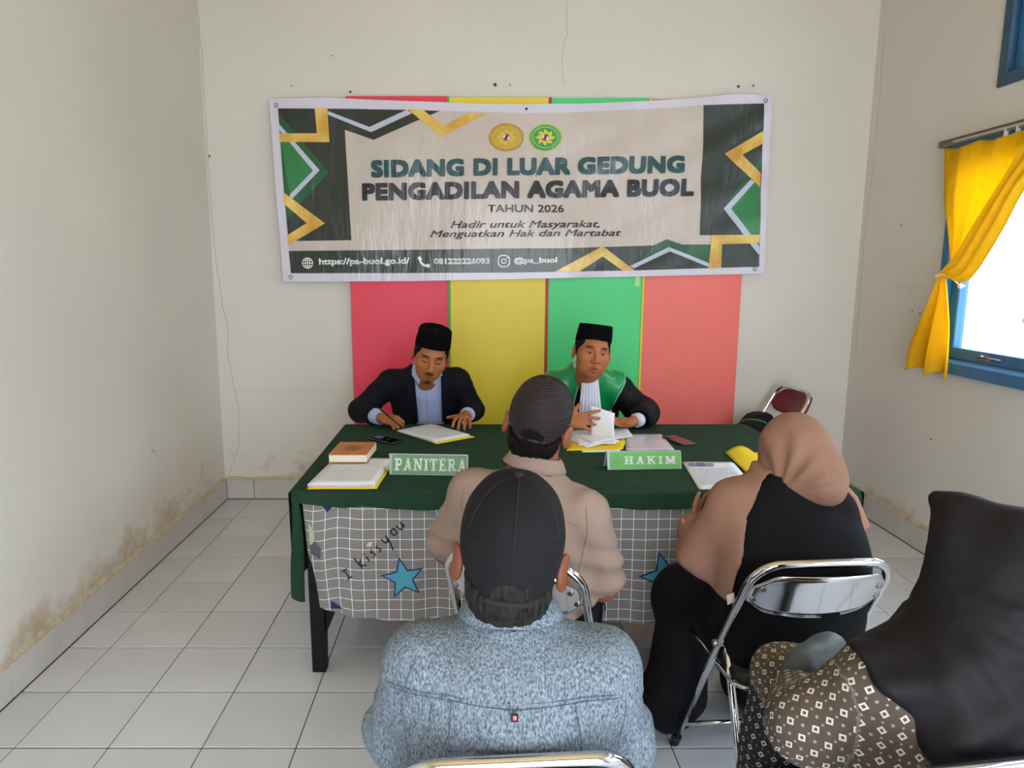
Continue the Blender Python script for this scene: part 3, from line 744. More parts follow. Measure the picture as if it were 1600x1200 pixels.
obj('cover_ornament', prism(bmesh.new(), [(cx + .042 * math.cos(k * math.pi / 8) * (1 if k % 2 else .8), cy + .055 * math.sin(k * math.pi / 8) * (1 if k % 2 else .8)) for k in range(16)], bz + .0345, bz + .0352), mat('brown_ornament', '9a6a3c', .5, var=.25, vscale=120), cv)
obj('cover_border', prism(bmesh.new(), [(cx + .024 * math.cos(k * math.pi / 4), cy + .032 * math.sin(k * math.pi / 4)) for k in range(8)], bz + .0352, bz + .0357), mat('dark_ornament', '7d5a3e', .5, var=.25, vscale=160), cv)

def phone(name, label, c, ang, w, l_, body, back=False):
    t = thing(name, label, 'phone', (c[0], c[1], TZ + .002), None, True, ang)
    obj('body', nbox(-w / 2, w / 2, -l_ / 2, l_ / 2, 0, .0085, bev=.003, seg=2), mat(name + body, body, .3, var=.05), t, True)
    if not back:
        g = obj('screen', nbox(-w / 2 + .003, w / 2 - .003, -l_ / 2 + .004, l_ / 2 - .004, .0082, .0092, bev=.0004), mat('black_phone_glass', '0b0b0e', .05, spec=.8), t)
    else:
        obj('back_glass', nbox(-w / 2 + .002, w / 2 - .002, -l_ / 2 + .003, l_ / 2 - .003, .0082, .0090, bev=.0004), mat('brown_phone_back', '5e3a36', .25), t)
        cb_ = obj('camera_bump', nbox(-w / 2 + .008, -w / 2 + .030, l_ / 2 - .050, l_ / 2 - .010, .0088, .0108, bev=.001), mat('dark_lens', '15151a', .1), t)
        for k in range(2): obj('lens', lathe(bmesh.new(), [(.006, .0108), (.006, .0118), (.003, .0119)], 14, Matrix.Translation((-w / 2 + .019, l_ / 2 - .020 - .018 * k, 0))), mat('lens_ring', '77777c', .2, 1), cb_)
    return t
phone('phone', 'dark glossy phone lying face up left of the writing man', (-.407, 3.145), R(50), .074, .155, '22252f')
phone('phone', 'brown-backed phone lying face down right of the white folder', (.945, 3.135), R(18), .072, .165, '3d3a40', True)

# papers in front of the writing man
qP = [(-.372, 3.320), (-.178, 3.098), (-.020, 3.235), (-.214, 3.475)]
st = thing('document_stack', 'stacked forms on a yellow folder in front of the writing man', 'documents', (-.19, 3.28, TZ + .003))
sheet_of(q3([(-.340, 3.300), (-.168, 3.085), (.006, 3.220), (-.190, 3.460)], TZ + .003), YEL, .0015, 0, 2, 'folder', st)
for k in range(4):
    dx = .004 * math.sin(k * 3.1)
    sheet_of(q3([(x + dx, y - dx) for x, y in qP], TZ + .0055 + k * .002), PAPER, .001, .001, k + 20, 'sheet', st)
text_lines(st, q3(qP, TZ + .0055 + 3 * .002 + .0024), 20, PRINT, 9, w=.0018)

# papers, folders in front of the man in robes
st = thing('document_stack', 'loose papers on a yellow folder under the hands of the robed man', 'documents', (.58, 3.15, TZ + .003))
sheet_of(q3([(.405, 2.965), (.655, 2.990), (.755, 3.30), (.500, 3.33)], TZ + .003), YEL, .002, .001, 5, 'folder', st)
sheet_of(q3([(.470, 2.945), (.640, 2.955), (.66, 3.2), (.48, 3.2)], TZ + .0015), PAPER, .001, 0, 6, 'sheet', st)
for k, q in enumerate([[(.500, 3.005), (.668, 3.110), (.640, 3.36), (.415, 3.225)], [(.470, 3.03), (.640, 3.06), (.700, 3.34), (.460, 3.33)], [(.530, 3.04), (.745, 3.19), (.755, 3.36), (.450, 3.30)]]):
    sheet_of(q3(q, TZ + .007 + .003 * k), PAPER, .001, .004, 30 + k, 'sheet', st)
# the page lifted between his hands
pg = bmesh.new()
def lifted(u, v):
    a = Vector((.552, 3.20, TZ + .016)).lerp(Vector((.650, 3.14, TZ + .018)), u); c = Vector((.556, 3.27, TZ + .145)).lerp(Vector((.668, 3.24, TZ + .112)), u)
    p = a.lerp(c, v); p.y += .02 * math.sin(v * math.pi); return p
sheet(pg, lifted, 8, 12, .0008)
lp = obj('paper_sheet', pg, PAPER, None, True); tag(lp, 'single white page held upright between the hands of the robed man', 'paper')
sheet_l = sheet_of([(.668, 2.978, TZ + .002), (.881, 2.978, TZ + .002), (.902, 3.285, TZ + .002), (.726, 3.285, TZ + .002)], PAPER, .004, .003, 41, 'white_folder')
tag(sheet_l, 'plain glossy white folder lying left of the brown phone', 'folder'); sheet_l.data.materials[0] = mat('glossy_white_folder', 'd6cfe0', .25)

q = [(.813, 2.432), (1.018, 2.458), (1.062, 2.785), (.860, 2.790)]
f3 = thing('document', 'printed form with a purple photo strip at the right front of the table', 'document', (.94, 2.6, TZ + .002))
sheet_of(q3(q, TZ + .002), PAPER, .001, .002, 50, 'sheet', f3); sheet_of(q3([(x + .006, y - .004) for x, y in q], TZ + .0008), PAPER, .0008, 0, 51, 'sheet', f3)
text_lines(f3, q3(q, TZ + .0052), 16, mat('blue_grey_print', '8f95b4', .9), 12, top=.30, w=.003)
A, B, C, D = [Vector((x, y, TZ + .0052)) for x, y in q]
pq = lambda u, v: tuple(A.lerp(B, u).lerp(D.lerp(C, u), v))
for k, (u0, u1) in enumerate(((.08, .22), (.24, .40), (.42, .58))):
    obj('photo_print', prism(bmesh.new(), [pq(u0, .80)[:2], pq(u1, .80)[:2], pq(u1, .93)[:2], pq(u0, .93)[:2]], TZ + .0052, TZ + .0056), mat('purple_print_%d' % k, ['8d86b5', '6f6796', '9990bd'][k], .8, var=.3, vscale=90), f3)
yb = bmesh.new()
def yfold(u, v):
    a = Vector((1.060, 2.585)).lerp(Vector((1.270, 2.590)), u); c = Vector((1.083, 2.925)).lerp(Vector((1.285, 2.93)), u)
    p = a.lerp(c, v); return (p.x, p.y, TZ + .003 + .030 * math.sin(min(1, u * 1.6) * math.pi) * v ** 2 + .002)
sheet(yb, yfold, 16, 14, .003)
yf = thing('yellow_folder', 'bright yellow folder with a raised cover beside the brown headscarf', 'folder', (1.17, 2.75, TZ + .002))
obj('front_cover', yb, YEL, yf, True)
obj('back_cover', prism(bmesh.new(), [(1.062, 2.575), (1.272, 2.580), (1.285, 2.92), (1.085, 2.915)], TZ + .0012, TZ + .0030), mat('yellow_card_inner', 'd8c030', .6), yf)

# name plates: folded acrylic tents with raised slab lettering
def rc(x0, y0, x1, y1): return [(x0, y0), (x1, y0), (x1, y1), (x0, y1)]
def dg(x0, y0, x1, y1, w): return [(x0 - w / 2, y0), (x0 + w / 2, y0), (x1 + w / 2, y1), (x1 - w / 2, y1)]
s_ = .15
GL = {
 'P': (.78, [rc(.12, 0, .34, 1), rc(0, 0, .46, s_), rc(0, 1 - s_, .34, 1)] + stroke([(.30, .92), (.55, .92), (.67, .84), (.68, .70), (.66, .56), (.55, .48), (.30, .48)], .16)),
 'A': (.92, [dg(.20, 0, .46, 1, .14), dg(.72, 0, .46, 1, .22), rc(.0, 0, .36, s_), rc(.54, 0, .92, s_), rc(.28, .26, .64, .40)]),
 'N': (.96, [rc(.12, 0, .26, 1), rc(.70, 0, .84, 1), dg(.20, 1, .76, 0, .24), rc(0, 0, .38, s_), rc(0, 1 - s_, .3, 1), rc(.58, 1 - s_, .96, 1)]),
 'I': (.46, [rc(.12, 0, .34, 1), rc(0, 0, .46, s_), rc(0, 1 - s_, .46, 1)]),
 'T': (.82, [rc(.30, 0, .52, 1), rc(.18, 0, .64, s_), rc(0, 1 - s_, .82, 1), rc(0, .70, .10, 1), rc(.72, .70, .82, 1)]),
 'E': (.78, [rc(.12, 0, .34, 1), rc(0, 0, .76, s_), rc(0, 1 - s_, .74, 1), rc(.66, 0, .76, .32), rc(.64, .70, .74, 1), rc(.34, .44, .56, .57), rc(.50, .36, .58, .65)]),
 'R': (.90, [rc(.12, 0, .34, 1), rc(0, 0, .44, s_), rc(0, 1 - s_, .34, 1), dg(.74, 0, .46, .5, .24), rc(.62, 0, .90, s_)] + stroke([(.30, .92), (.54, .92), (.66, .84), (.67, .72), (.65, .58), (.54, .50), (.30, .50)], .16)),
 'H': (.98, [rc(.12, 0, .34, 1), rc(.64, 0, .86, 1), rc(.34, .42, .64, .57), rc(0, 0, .46, s_), rc(.52, 0, .98, s_), rc(0, 1 - s_, .46, 1), rc(.52, 1 - s_, .98, 1)]),
 'K': (.98, [rc(.12, 0, .34, 1), rc(0, 0, .46, s_), rc(0, 1 - s_, .46, 1), dg(.34, .38, .74, 1, .16), dg(.80, 0, .50, .58, .24), rc(.58, 1 - s_, .94, 1), rc(.62, 0, .98, s_)]),
 'M': (1.12, [rc(.12, 0, .28, 1), rc(.80, 0, 1.02, 1), dg(.24, 1, .56, .12, .24), dg(.86, 1, .56, .12, .18), rc(0, 0, .40, s_), rc(.68, 0, 1.12, s_), rc(0, 1 - s_, .30, 1), rc(.84, 1 - s_, 1.12, 1)]),
}
def plate(label, p0, p1, hgt, green, word, tx0, tx1, th, rise, emb=False):
    a = Vector((*p0, TZ + .001)); e = Vector((*p1, TZ + .001)); d = (e - a); wid = d.length; d.normalize()
    back = Vector((-d.y, d.x, 0)); up = (Vector((0, 0, 1)) * hgt + back * .020).normalized(); nrm = d.cross(up)
    M = Matrix(((d.x, up.x, nrm.x, a.x), (d.y, up.y, nrm.y, a.y), (d.z, up.z, nrm.z, a.z), (0, 0, 0, 1)))
    L_ = hgt / up.z
    t = thing('name_plate', label, 'name plate', ((a.x + e.x) / 2, (a.y + e.y) / 2, TZ), 'name plates on the table')
    acr = mat('clear_white_acrylic', 'd5dadd', .1, trans=.3)
    obj('stand', prism(bmesh.new(), [(0, 0), (wid, 0), (wid, L_), (0, L_)], -.003, 0, M, .0006), acr, t)
    up2 = (Vector((0, 0, 1)) * hgt - back * .035).normalized(); a2 = a + Vector((0, 0, 0)) + back * (.055); n2 = d.cross(up2)
    M2 = Matrix(((d.x, up2.x, n2.x, a2.x), (d.y, up2.y, n2.y, a2.y), (d.z, up2.z, n2.z, a2.z), (0, 0, 0, 1)))
    obj('stand', prism(bmesh.new(), [(-.004, 0), (wid - .004, 0), (wid - .004, hgt / up2.z), (-.004, hgt / up2.z)], -.0025, 0, M2, .0006), acr, t)
    obj('face', prism(bmesh.new(), [(.010, .003), (wid - .003, .003), (wid - .003, L_ - .003), (.010, L_ - .003)], .0002, .0012, M), mat('plate_' + green, green, .35, var=.03), t)
    tw = sum(GL[c][0] for c in word) + .14 * (len(word) - 1) * (1.9 if word == 'HAKIM' else 1)
    sx = (tx1 - tx0) / tw; x = tx0
    for c in word:
        bm = bmesh.new()
        for p in GL[c][1]: prism(bm, [(x + q[0] * sx, (L_ - th) / 2 + q[1] * th + rise) for q in p], .0012, .0019, M)
        obj('letter', bm, mat('white_lettering', 'e8ece8', .5), t)
        x += (GL[c][0] + .14 * (1.9 if word == 'HAKIM' else 1)) * sx
    if emb:
        em = mat('pale_green_emblem', '5f9a58', .5)
        cx, cy = .036, L_ / 2; bm = bmesh.new()
        for p in ring(cx, cy, .022, .024, .002, 24) + ring(cx, cy, .008, .009, .0025, 12): prism(bm, p, .0012, .0016, M)
        for k in range(8):
            aa = k * math.pi / 4
            prism(bm, [(cx + .015 * math.cos(aa + w_), cy + .016 * math.sin(aa + w_)) if i % 2 == 0 else (cx + .009 * math.cos(aa + w_), cy + .0095 * math.sin(aa + w_)) for i, w_ in enumerate((0, .3, 0, -.3)) if i != 2], .0012, .0017, M)
        obj('emblem', bm, em, t)
    return t
plate('green name plate lettered PANITERA in front of the writing man', (-.326, 2.612), (-.022, 2.594), .078, '5d9a66', 'PANITERA', .020, .298, .048, 0)
plate('lighter green name plate lettered HAKIM in front of the robed man', (.530, 2.676), (.828, 2.690), .070, '6dbb5e', 'HAKIM', .068, .274, .031, 0, True)

# ================================================================== folding chairs
CHROME = mat('chrome_tube', 'd9dbe0', .07, 1, var=.02, vscale=10)
CHROMEP = mat('chrome_plate', 'dfe0e4', .10, 1, var=.03, vscale=14, bump=.0005, bscale=9)
SEATB = mat('black_vinyl', '141416', .4, var=.1, vscale=30, bump=.0005, bscale=150)
MAROON = mat('maroon_vinyl', '6e1f26', .4, var=.08, vscale=20)
WTUBE = mat('worn_white_tube', 'b9b7b4', .3, .6, var=.12, vscale=30)
def chair(label, loc, rotz, back=None, scale=1):
    """tubular folding chair, origin on the floor under its backrest, facing +y"""
    t = thing('folding_chair', label, 'chair', loc, 'tubular folding chairs', True, rotz)
    hw = .192; r = .0115
    def sidep(z): return -.008 + (.79 - z) * .53        # y of the sloping back tube at height z
    arc = [(-hw + .012 + .07 - .07 * math.cos(a), sidep(.72 + .07 * math.sin(a)), .72 + .07 * math.sin(a)) for a in [k * math.pi / 16 for k in range(9)]]
    pts = [(-hw - .006, sidep(.0) + .0, .004), (-hw, sidep(.45), .45)] + [p for p in arc] + [(-p[0], p[1], p[2]) for p in arc[::-1]] + [(hw, sidep(.45), .45), (hw + .006, sidep(0), .004)]
    fr = obj('back_frame', tube(bmesh.new(), pts, r, 12), CHROME, t, True)
    for s in (-1, 1):
        lg = obj('rear_leg', tube(bmesh.new(), [(s * (hw - .022), .155, .52), (s * (hw - .020), .10, .40), (s * (hw - .014), -.085, .004)], r * .95, 10), CHROME, t)
        obj('rubber_foot', tube(bmesh.new(), [(s * (hw - .0145), -.072, .04), (s * (hw - .014), -.0875, .0005)], .0145, 10), SEATB, lg)
        obj('rubber_foot', tube(bmesh.new(), [(s * (hw + .0055), sidep(.045), .045), (s * (hw + .0063), sidep(.001), .001)], .0148, 10), SEATB, fr)
        obj('pivot_bolt', lathe(bmesh.new(), [(.010, -.012), (.010, .016), (.006, .019)], 12, Matrix.Translation((s * hw, sidep(.50), .50)) @ Matrix.Rotation(R(90) * s, 4, 'Y')), STEEL, t)
    obj('stretcher', tube(bmesh.new(), [(-hw, sidep(.11), .11), (hw, sidep(.11), .11)], .007, 8), CHROME, t)
    obj('stretcher', tube(bmesh.new(), [(-hw + .015, -.030, .15), (hw - .015, -.030, .15)], .007, 8), CHROME, t)
    # seat pad with rounded corners and piping
    sp_ = [(-.175, .075), (-.150, .05), (.150, .05), (.175, .075), (.180, .36), (.14, .425), (-.14, .425), (-.180, .36)]
    st_ = obj('seat', prism(bmesh.new(), sp_, .418, .458, None, .012), SEATB, t); smooth_by_angle(st_, 50)
    obj('seat_rim', tube(bmesh.new(), [(x * 1.03, (y - .24) * 1.02 + .24, .424) for x, y in sp_], .006, 6, closed=True), CHROME, st_)
    # curved back plate just inside the tube
    pm = back or CHROMEP
    def plate_(u, v):
        x = (u - .5) * 2 * (hw - .012)
        zt = .765 + .008 * (1 - (2 * u - 1) ** 2) - .05 * max(0, abs(2 * u - 1) - .72) / .28
        zb = .652 - .020 * (1 - (2 * u - 1) ** 2) + .03 * max(0, abs(2 * u - 1) - .72) / .28
        z = zt + (zb - zt) * v
        return (x, sidep(z) - .004 - .045 * (1 - (2 * u - 1) ** 2) + (.004 if back else 0), z)
    bmp = bmesh.new(); sheet(bmp, plate_, 24, 8, .022 if back else .004)
    bp_ = obj('backrest', bmp, pm, t, True)
    if not back:
        rim = [plate_(k / 24, 1) for k in range(25)]
        obj('plate_lip', tube(bmesh.new(), [(x, y - .001, z) for x, y, z in rim], .0035, 6), CHROME, bp_)
        for s in (-1, 1):
            for u, v in ((.085, .28), (.05, .75)):
                x, y, z = plate_(u if s < 0 else 1 - u, v)
                obj('rivet', lathe(bmesh.new(), [(.009, -.004), (.010, .002), (.006, .005), (.003, .005)], 12, Matrix.Translation((x, y - .003, z)) @ Matrix.Rotation(R(90), 4, 'X')), STEEL, bp_)
    return t
ch1 = chair('chrome folding chair under the man in the beige shirt', (.095, 1.66, 0), R(-20))
ch2 = copy_tree(ch1, None, (.065, .935, 0), R(4), 'chrome folding chair under the man in the blue shirt')
ch3 = copy_tree(ch1, None, (.872, 1.64, 0), R(4), 'chrome folding chair under the woman in the brown headscarf')
ch4 = copy_tree(ch1, None, (.765, .925, 0), R(8), 'chrome folding chair under the woman in the black headscarf')
ch5 = copy_tree(ch1, None, (-.25, 3.93, 0), R(180), 'chrome folding chair behind the table under the writing man')
ch6 = copy_tree(ch1, None, (.57, 3.93, 0), R(180), 'chrome folding chair behind the table under the robed man')
ch7 = chair('empty folding chair with maroon backrest in the right back corner', (1.945, 4.18, 0), R(96), MAROON)

# ================================================================== organic bodies: smooth-blended solids turned into one surface
def _axis(lo, hi, step, fine):
    out = [lo]; x = lo
    while x < hi:
        s = step
        for a, b, fs in fine:
            if a <= x <= b: s = min(s, fs)
        x += s; out.append(x)
    return np.array(out, np.float32)
class Field:
    def __init__(s, lo, hi, step, fine=()):
        # fine: list of (lo, hi, step) boxes that need smaller cells
        s.ax = [_axis(lo[i], hi[i], step, [(f[0][i], f[1][i], f[2]) for f in fine]) for i in range(3)]
        s.d = np.full([len(a) for a in s.ax], .5, np.float32)
    def grid(s): return np.meshgrid(*s.ax, indexing='ij', sparse=True)
    def add(s, prim, k=.02, op='u', m=.07):
        lo, hi, fn = prim
        sl = []
        for i in range(3):
            a = np.searchsorted(s.ax[i], lo[i] - m); b = np.searchsorted(s.ax[i], hi[i] + m)
            if b <= a: return s
            sl.append(slice(max(0, a - 1), b + 1))
        X, Y, Z = np.meshgrid(*[s.ax[i][sl[i]] for i in range(3)], indexing='ij', sparse=True)
        e = fn(X, Y, Z).astype(np.float32); D = s.d[tuple(sl)]
        if op == 'u':
            h = np.clip(k - np.abs(D - e), 0, None) / k; D[...] = np.minimum(D, e) - h * h * k * .25
        else:
            e = -e; h = np.clip(k - np.abs(D - e), 0, None) / k; D[...] = np.maximum(D, e) + h * h * k * .25
        return s
    def adds(s, prims):
        for p in prims: s.add(p[0], *p[1:])
        return s
    def cut(s, off, region=None):
        D = s.d - off
        if region is not None: D = np.maximum(D, region(*s.grid()))
        return D
def smax(a, b, k=.010):
    h = np.clip(k - np.abs(a - b), 0, None) / k; return np.maximum(a, b) + h * h * k * .25
def cap(a, b, ra, rb=None):
    rb = ra if rb is None else rb
    a = np.array(a, float); b = np.array(b, float); r = max(ra, rb)
    def fn(X, Y, Z):
        ba = b - a; L = max(1e-9, ba @ ba)
        t = np.clip(((X - a[0]) * ba[0] + (Y - a[1]) * ba[1] + (Z - a[2]) * ba[2]) / L, 0, 1)
        return np.sqrt((X - a[0] - t * ba[0]) ** 2 + (Y - a[1] - t * ba[1]) ** 2 + (Z - a[2] - t * ba[2]) ** 2) - (ra + t * (rb - ra))
    return np.minimum(a, b) - r, np.maximum(a, b) + r, fn
def ell(c, r, M=None):
    c = np.array(c, float); r = np.array(r if hasattr(r, '__len__') else (r, r, r), float); R3 = np.array(M if M is not None else np.eye(3), float)
    ext = np.sqrt(((R3 * r) ** 2).sum(1)) 
    def fn(X, Y, Z):
        x, y, z = X - c[0], Y - c[1], Z - c[2]
        p = [(R3[0, i] * x + R3[1, i] * y + R3[2, i] * z) / r[i] for i in range(3)]
        k0 = np.sqrt(p[0] ** 2 + p[1] ** 2 + p[2] ** 2); k1 = np.sqrt((p[0] / r[0]) ** 2 + (p[1] / r[1]) ** 2 + (p[2] / r[2]) ** 2)
        return k0 * (k0 - 1) / np.maximum(k1, 1e-6)
    return c - ext, c + ext, fn
def loft(secs, yaw=0):
    """upright body of oval sections (z, cx, cy, rx, ry)"""
    S = np.array(secs, float); z0, z1 = S[0, 0], S[-1, 0]; cy_, sy_ = math.cos(yaw), math.sin(yaw)
    zz = np.linspace(z0, z1, 120); T = []
    for i in range(1, 5):
        v = np.interp(zz, S[:, 0], S[:, i]); kk = np.ones(13) / 13; T.append(np.convolve(np.pad(v, 6, mode='edge'), kk, 'valid'))
    def fn(X, Y, Z):
        cx, cy, rx, ry = [np.interp(Z, zz, t) for t in T]
        dx, dy = X - cx, Y - cy
        u = dx * cy_ + dy * sy_; v = -dx * sy_ + dy * cy_
        q = np.sqrt((u / rx) ** 2 + (v / ry) ** 2); g = np.sqrt((u / rx ** 2) ** 2 + (v / ry ** 2) ** 2)
        d = q * (q - 1) / np.maximum(g, 1e-4)
        d = np.where(q < .05, -np.minimum(rx, ry), d)
        return np.maximum(d, np.maximum(Z - z1, z0 - Z))
    r = S[:, 3:5].max()
    return np.array([S[:, 1].min() - r, S[:, 2].min() - r, z0]), np.array([S[:, 1].max() + r, S[:, 2].max() + r, z1]), fn
_C = [(i, j, k) for i in (0, 1) for j in (0, 1) for k in (0, 1)]
_E = [(a, b) for a in range(8) for b in range(a + 1, 8) if sum(abs(_C[a][i] - _C[b][i]) for i in range(3)) == 1]
def extract(d, ax, relax=1):
    s = d < 0
    c = np.zeros([n - 1 for n in d.shape], np.int8)
    for i, j, k in _C: c += s[i:s.shape[0] - 1 + i, j:s.shape[1] - 1 + j, k:s.shape[2] - 1 + k]
    ids = np.argwhere((c > 0) & (c < 8)); N = len(ids)
    idx = np.full(c.shape, -1, np.int64); idx[tuple(ids.T)] = np.arange(N)
    V = np.stack([d[ids[:, 0] + i, ids[:, 1] + j, ids[:, 2] + k] for i, j, k in _C], 1)
    Pt = [np.stack([ax[q][ids[:, q] + cc[q]] for q in range(3)], 1) for cc in _C]
    acc = np.zeros((N, 3)); cnt = np.zeros(N)
    for a, b in _E:
        va, vb = V[:, a], V[:, b]; x = (va < 0) != (vb < 0)
        t = np.where(x, va / np.where(x, va - vb, 1), 0)[:, None]
        acc += np.where(x[:, None], Pt[a] + t * (Pt[b] - Pt[a]), 0); cnt += x
    P = acc / cnt[:, None]
    F = []
    for q in range(3):
        u, v = (q + 1) % 3, (q + 2) % 3
        s0 = np.take(s, range(0, s.shape[q] - 1), q); s1 = np.take(s, range(1, s.shape[q]), q)
        e = np.argwhere(s0 != s1)
        e = e[(e[:, u] > 0) & (e[:, v] > 0) & (e[:, u] < s.shape[u] - 1) & (e[:, v] < s.shape[v] - 1)]
        if not len(e): continue
        def cell(du, dv):
            f = e.copy(); f[:, u] += du; f[:, v] += dv; return idx[f[:, 0], f[:, 1], f[:, 2]]
        quad = np.stack([cell(-1, -1), cell(0, -1), cell(0, 0), cell(-1, 0)], 1)
        inside = s[e[:, 0], e[:, 1], e[:, 2]]
        quad[~inside] = quad[~inside][:, ::-1]; F.append(quad)
    F = np.concatenate(F)
    for _ in range(relax):
        A = np.zeros_like(P); n_ = np.zeros(N)
        for a, b in ((0, 1), (1, 2), (2, 3), (3, 0)):
            np.add.at(A, F[:, a], P[F[:, b]]); np.add.at(A, F[:, b], P[F[:, a]]); np.add.at(n_, F[:, a], 1); np.add.at(n_, F[:, b], 1)
        P = P * .5 + .5 * A / np.maximum(n_, 1)[:, None]
    return P, F
def vnormals(P, F):
    n = np.cross(P[F[:, 2]] - P[F[:, 0]], P[F[:, 3]] - P[F[:, 1]]); N = np.zeros_like(P)
    for q in range(4): np.add.at(N, F[:, q], n)
    return N / np.maximum(np.linalg.norm(N, axis=1), 1e-9)[:, None]
_RT = np.random.RandomState(5).rand(64, 64, 64)
def vnoise(P, sc=(1, 1, 1)):
    """smooth value noise, -1..1"""
    p = P * np.array(sc); i = np.floor(p).astype(int); f = p - i; f = f * f * (3 - 2 * f); r = 0
    for a, b, c in _C:
        w = (f[:, 0] if a else 1 - f[:, 0]) * (f[:, 1] if b else 1 - f[:, 1]) * (f[:, 2] if c else 1 - f[:, 2])
        r = r + w * _RT[(i[:, 0] + a) & 63, (i[:, 1] + b) & 63, (i[:, 2] + c) & 63]
    return r * 2 - 1
def body_mesh(name, D, ax, m, parent, disp=None, color=None, xf=None, relax=1, pat=None):
    P, F = extract(D, ax, relax)
    if disp is not None: P = P + vnormals(P, F) * disp(P)[:, None]
    col = color(P) if color else None
    if xf is not None: P = P @ np.array(xf[0]).T + np.array(xf[1])
    me = bpy.data.meshes.new(name); me.from_pydata(P.tolist(), [], F.tolist()); me.shade_smooth()
    if col is not None:
        a = me.color_attributes.new('Col', 'FLOAT_COLOR', 'POINT')
        a.data.foreach_set('color', np.concatenate([col, np.ones((len(col), 1))], 1).astype(np.float32).ravel())
    if pat is not None:
        a = me.color_attributes.new('Pat', 'FLOAT_COLOR', 'POINT')
        a.data.foreach_set('color', np.concatenate([pat(P), np.ones((len(P), 1))], 1).astype(np.float32).ravel())
    return obj(name, me, m, parent, True)
def poly_sd(pts):
    """signed distance to a polygon in the plane of the first two arguments"""
    Q = [np.array(p, float) for p in pts]
    def fn(X, Z):
        d = None; ins = False
        sh = np.broadcast(X, Z).shape; ins = np.zeros(sh, bool); d = np.full(sh, 1e9)
        for i in range(len(Q)):
            a, b = Q[i], Q[(i + 1) % len(Q)]; e = b - a
            t = np.clip(((X - a[0]) * e[0] + (Z - a[1]) * e[1]) / (e @ e), 0, 1)
            d = np.minimum(d, (X - a[0] - t * e[0]) ** 2 + (Z - a[1] - t * e[1]) ** 2)
            if abs(e[1]) > 1e-9: ins ^= ((a[1] > Z) != (b[1] > Z)) & (X < e[0] * (Z - a[1]) / e[1] + a[0])
        return np.sqrt(d) * np.where(ins, -1, 1)
    return fn
def rot(yaw, pitch=0, roll=0): return np.array(Matrix.Rotation(R(yaw), 3, 'Z') @ Matrix.Rotation(R(pitch), 3, 'X') @ Matrix.Rotation(R(roll), 3, 'Y'))

# ------------------------------------------------------------------ head, hand
def head_prims(fat=1.0, mouth=.0025, ear=.091):
    """head in its own frame: x to the person's right, y forward, z up, eyes at z = 0"""
    w = fat; L = []
    L += [(ell((0, -.010, .030), (.076, .094, .088)), .02), (ell((0, .020, -.035), (.064 * w, .064, .085)), .03), (ell((0, .026, -.078), (.053 * w, .052, .044)), .03),
          (ell((0, .066, -.102), (.022, .018, .018)), .025)]
    for s in (-1, 1): L += [(ell((s * .043 * w, .052, -.030), (.026, .028, .026)), .025)]
    L += [(cap((-.036, .078, .024), (.036, .078, .024), .010), .018)]
    for s in (-1, 1): L += [(ell((s * .031, .094, .002), (.019, .013, .011)), .012, 's')]
    for s in (-1, 1): L += [(ell((s * .031, .073, .0005), (.0155, .0125, .0115)), .004)]
    L += [(cap((0, .084, .012), (0, .106, -.034), .0075, .0120), .014)]
    for s in (-1, 1): L += [(ell((s * .0145, .094, -.040), (.0095, .010, .008)), .008)]
    for s in (-1, 1):
        L += [(cap((s * .024, .080, -.072), (0, .091, -.067), .005, .0068), .008), (cap((s * .021, .081, -.079), (0, .090, -.082), .005, .0078), .008)]
    L += [(cap((-.022, .092, -.0745), (.022, .092, -.0745), mouth), .004, 's')]
    for s in (-1, 1):
        E_ = rot(s * -28, 0, 0)
        L += [(ell((s * ear, -.016, -.014), (.009, .023, .034), E_), .010), (ell((s * (ear + .009), -.007, -.010), (.006, .012, .018), E_), .006, 's')]
    return L
def xf_prims(prims, M, o, s=1):
    """move local primitives into the room"""
    M = np.array(M); o = np.array(o); out = []
    for p in prims:
        lo, hi, fn = p[0]
        cs = np.array([[(lo, hi)[a][0], (lo, hi)[b][1], (lo, hi)[c][2]] for a, b, c in _C]) * s @ M.T + o
        def g(X, Y, Z, fn=fn):
            x, y, z = X - o[0], Y - o[1], Z - o[2]
            return fn(*[(M[0, i] * x + M[1, i] * y + M[2, i] * z) / s for i in range(3)]) * s
        out.append(((cs.min(0), cs.max(0), g),) + tuple([p[1] * s if len(p) > 1 else .02 * s]) + tuple(p[2:]))
    return out
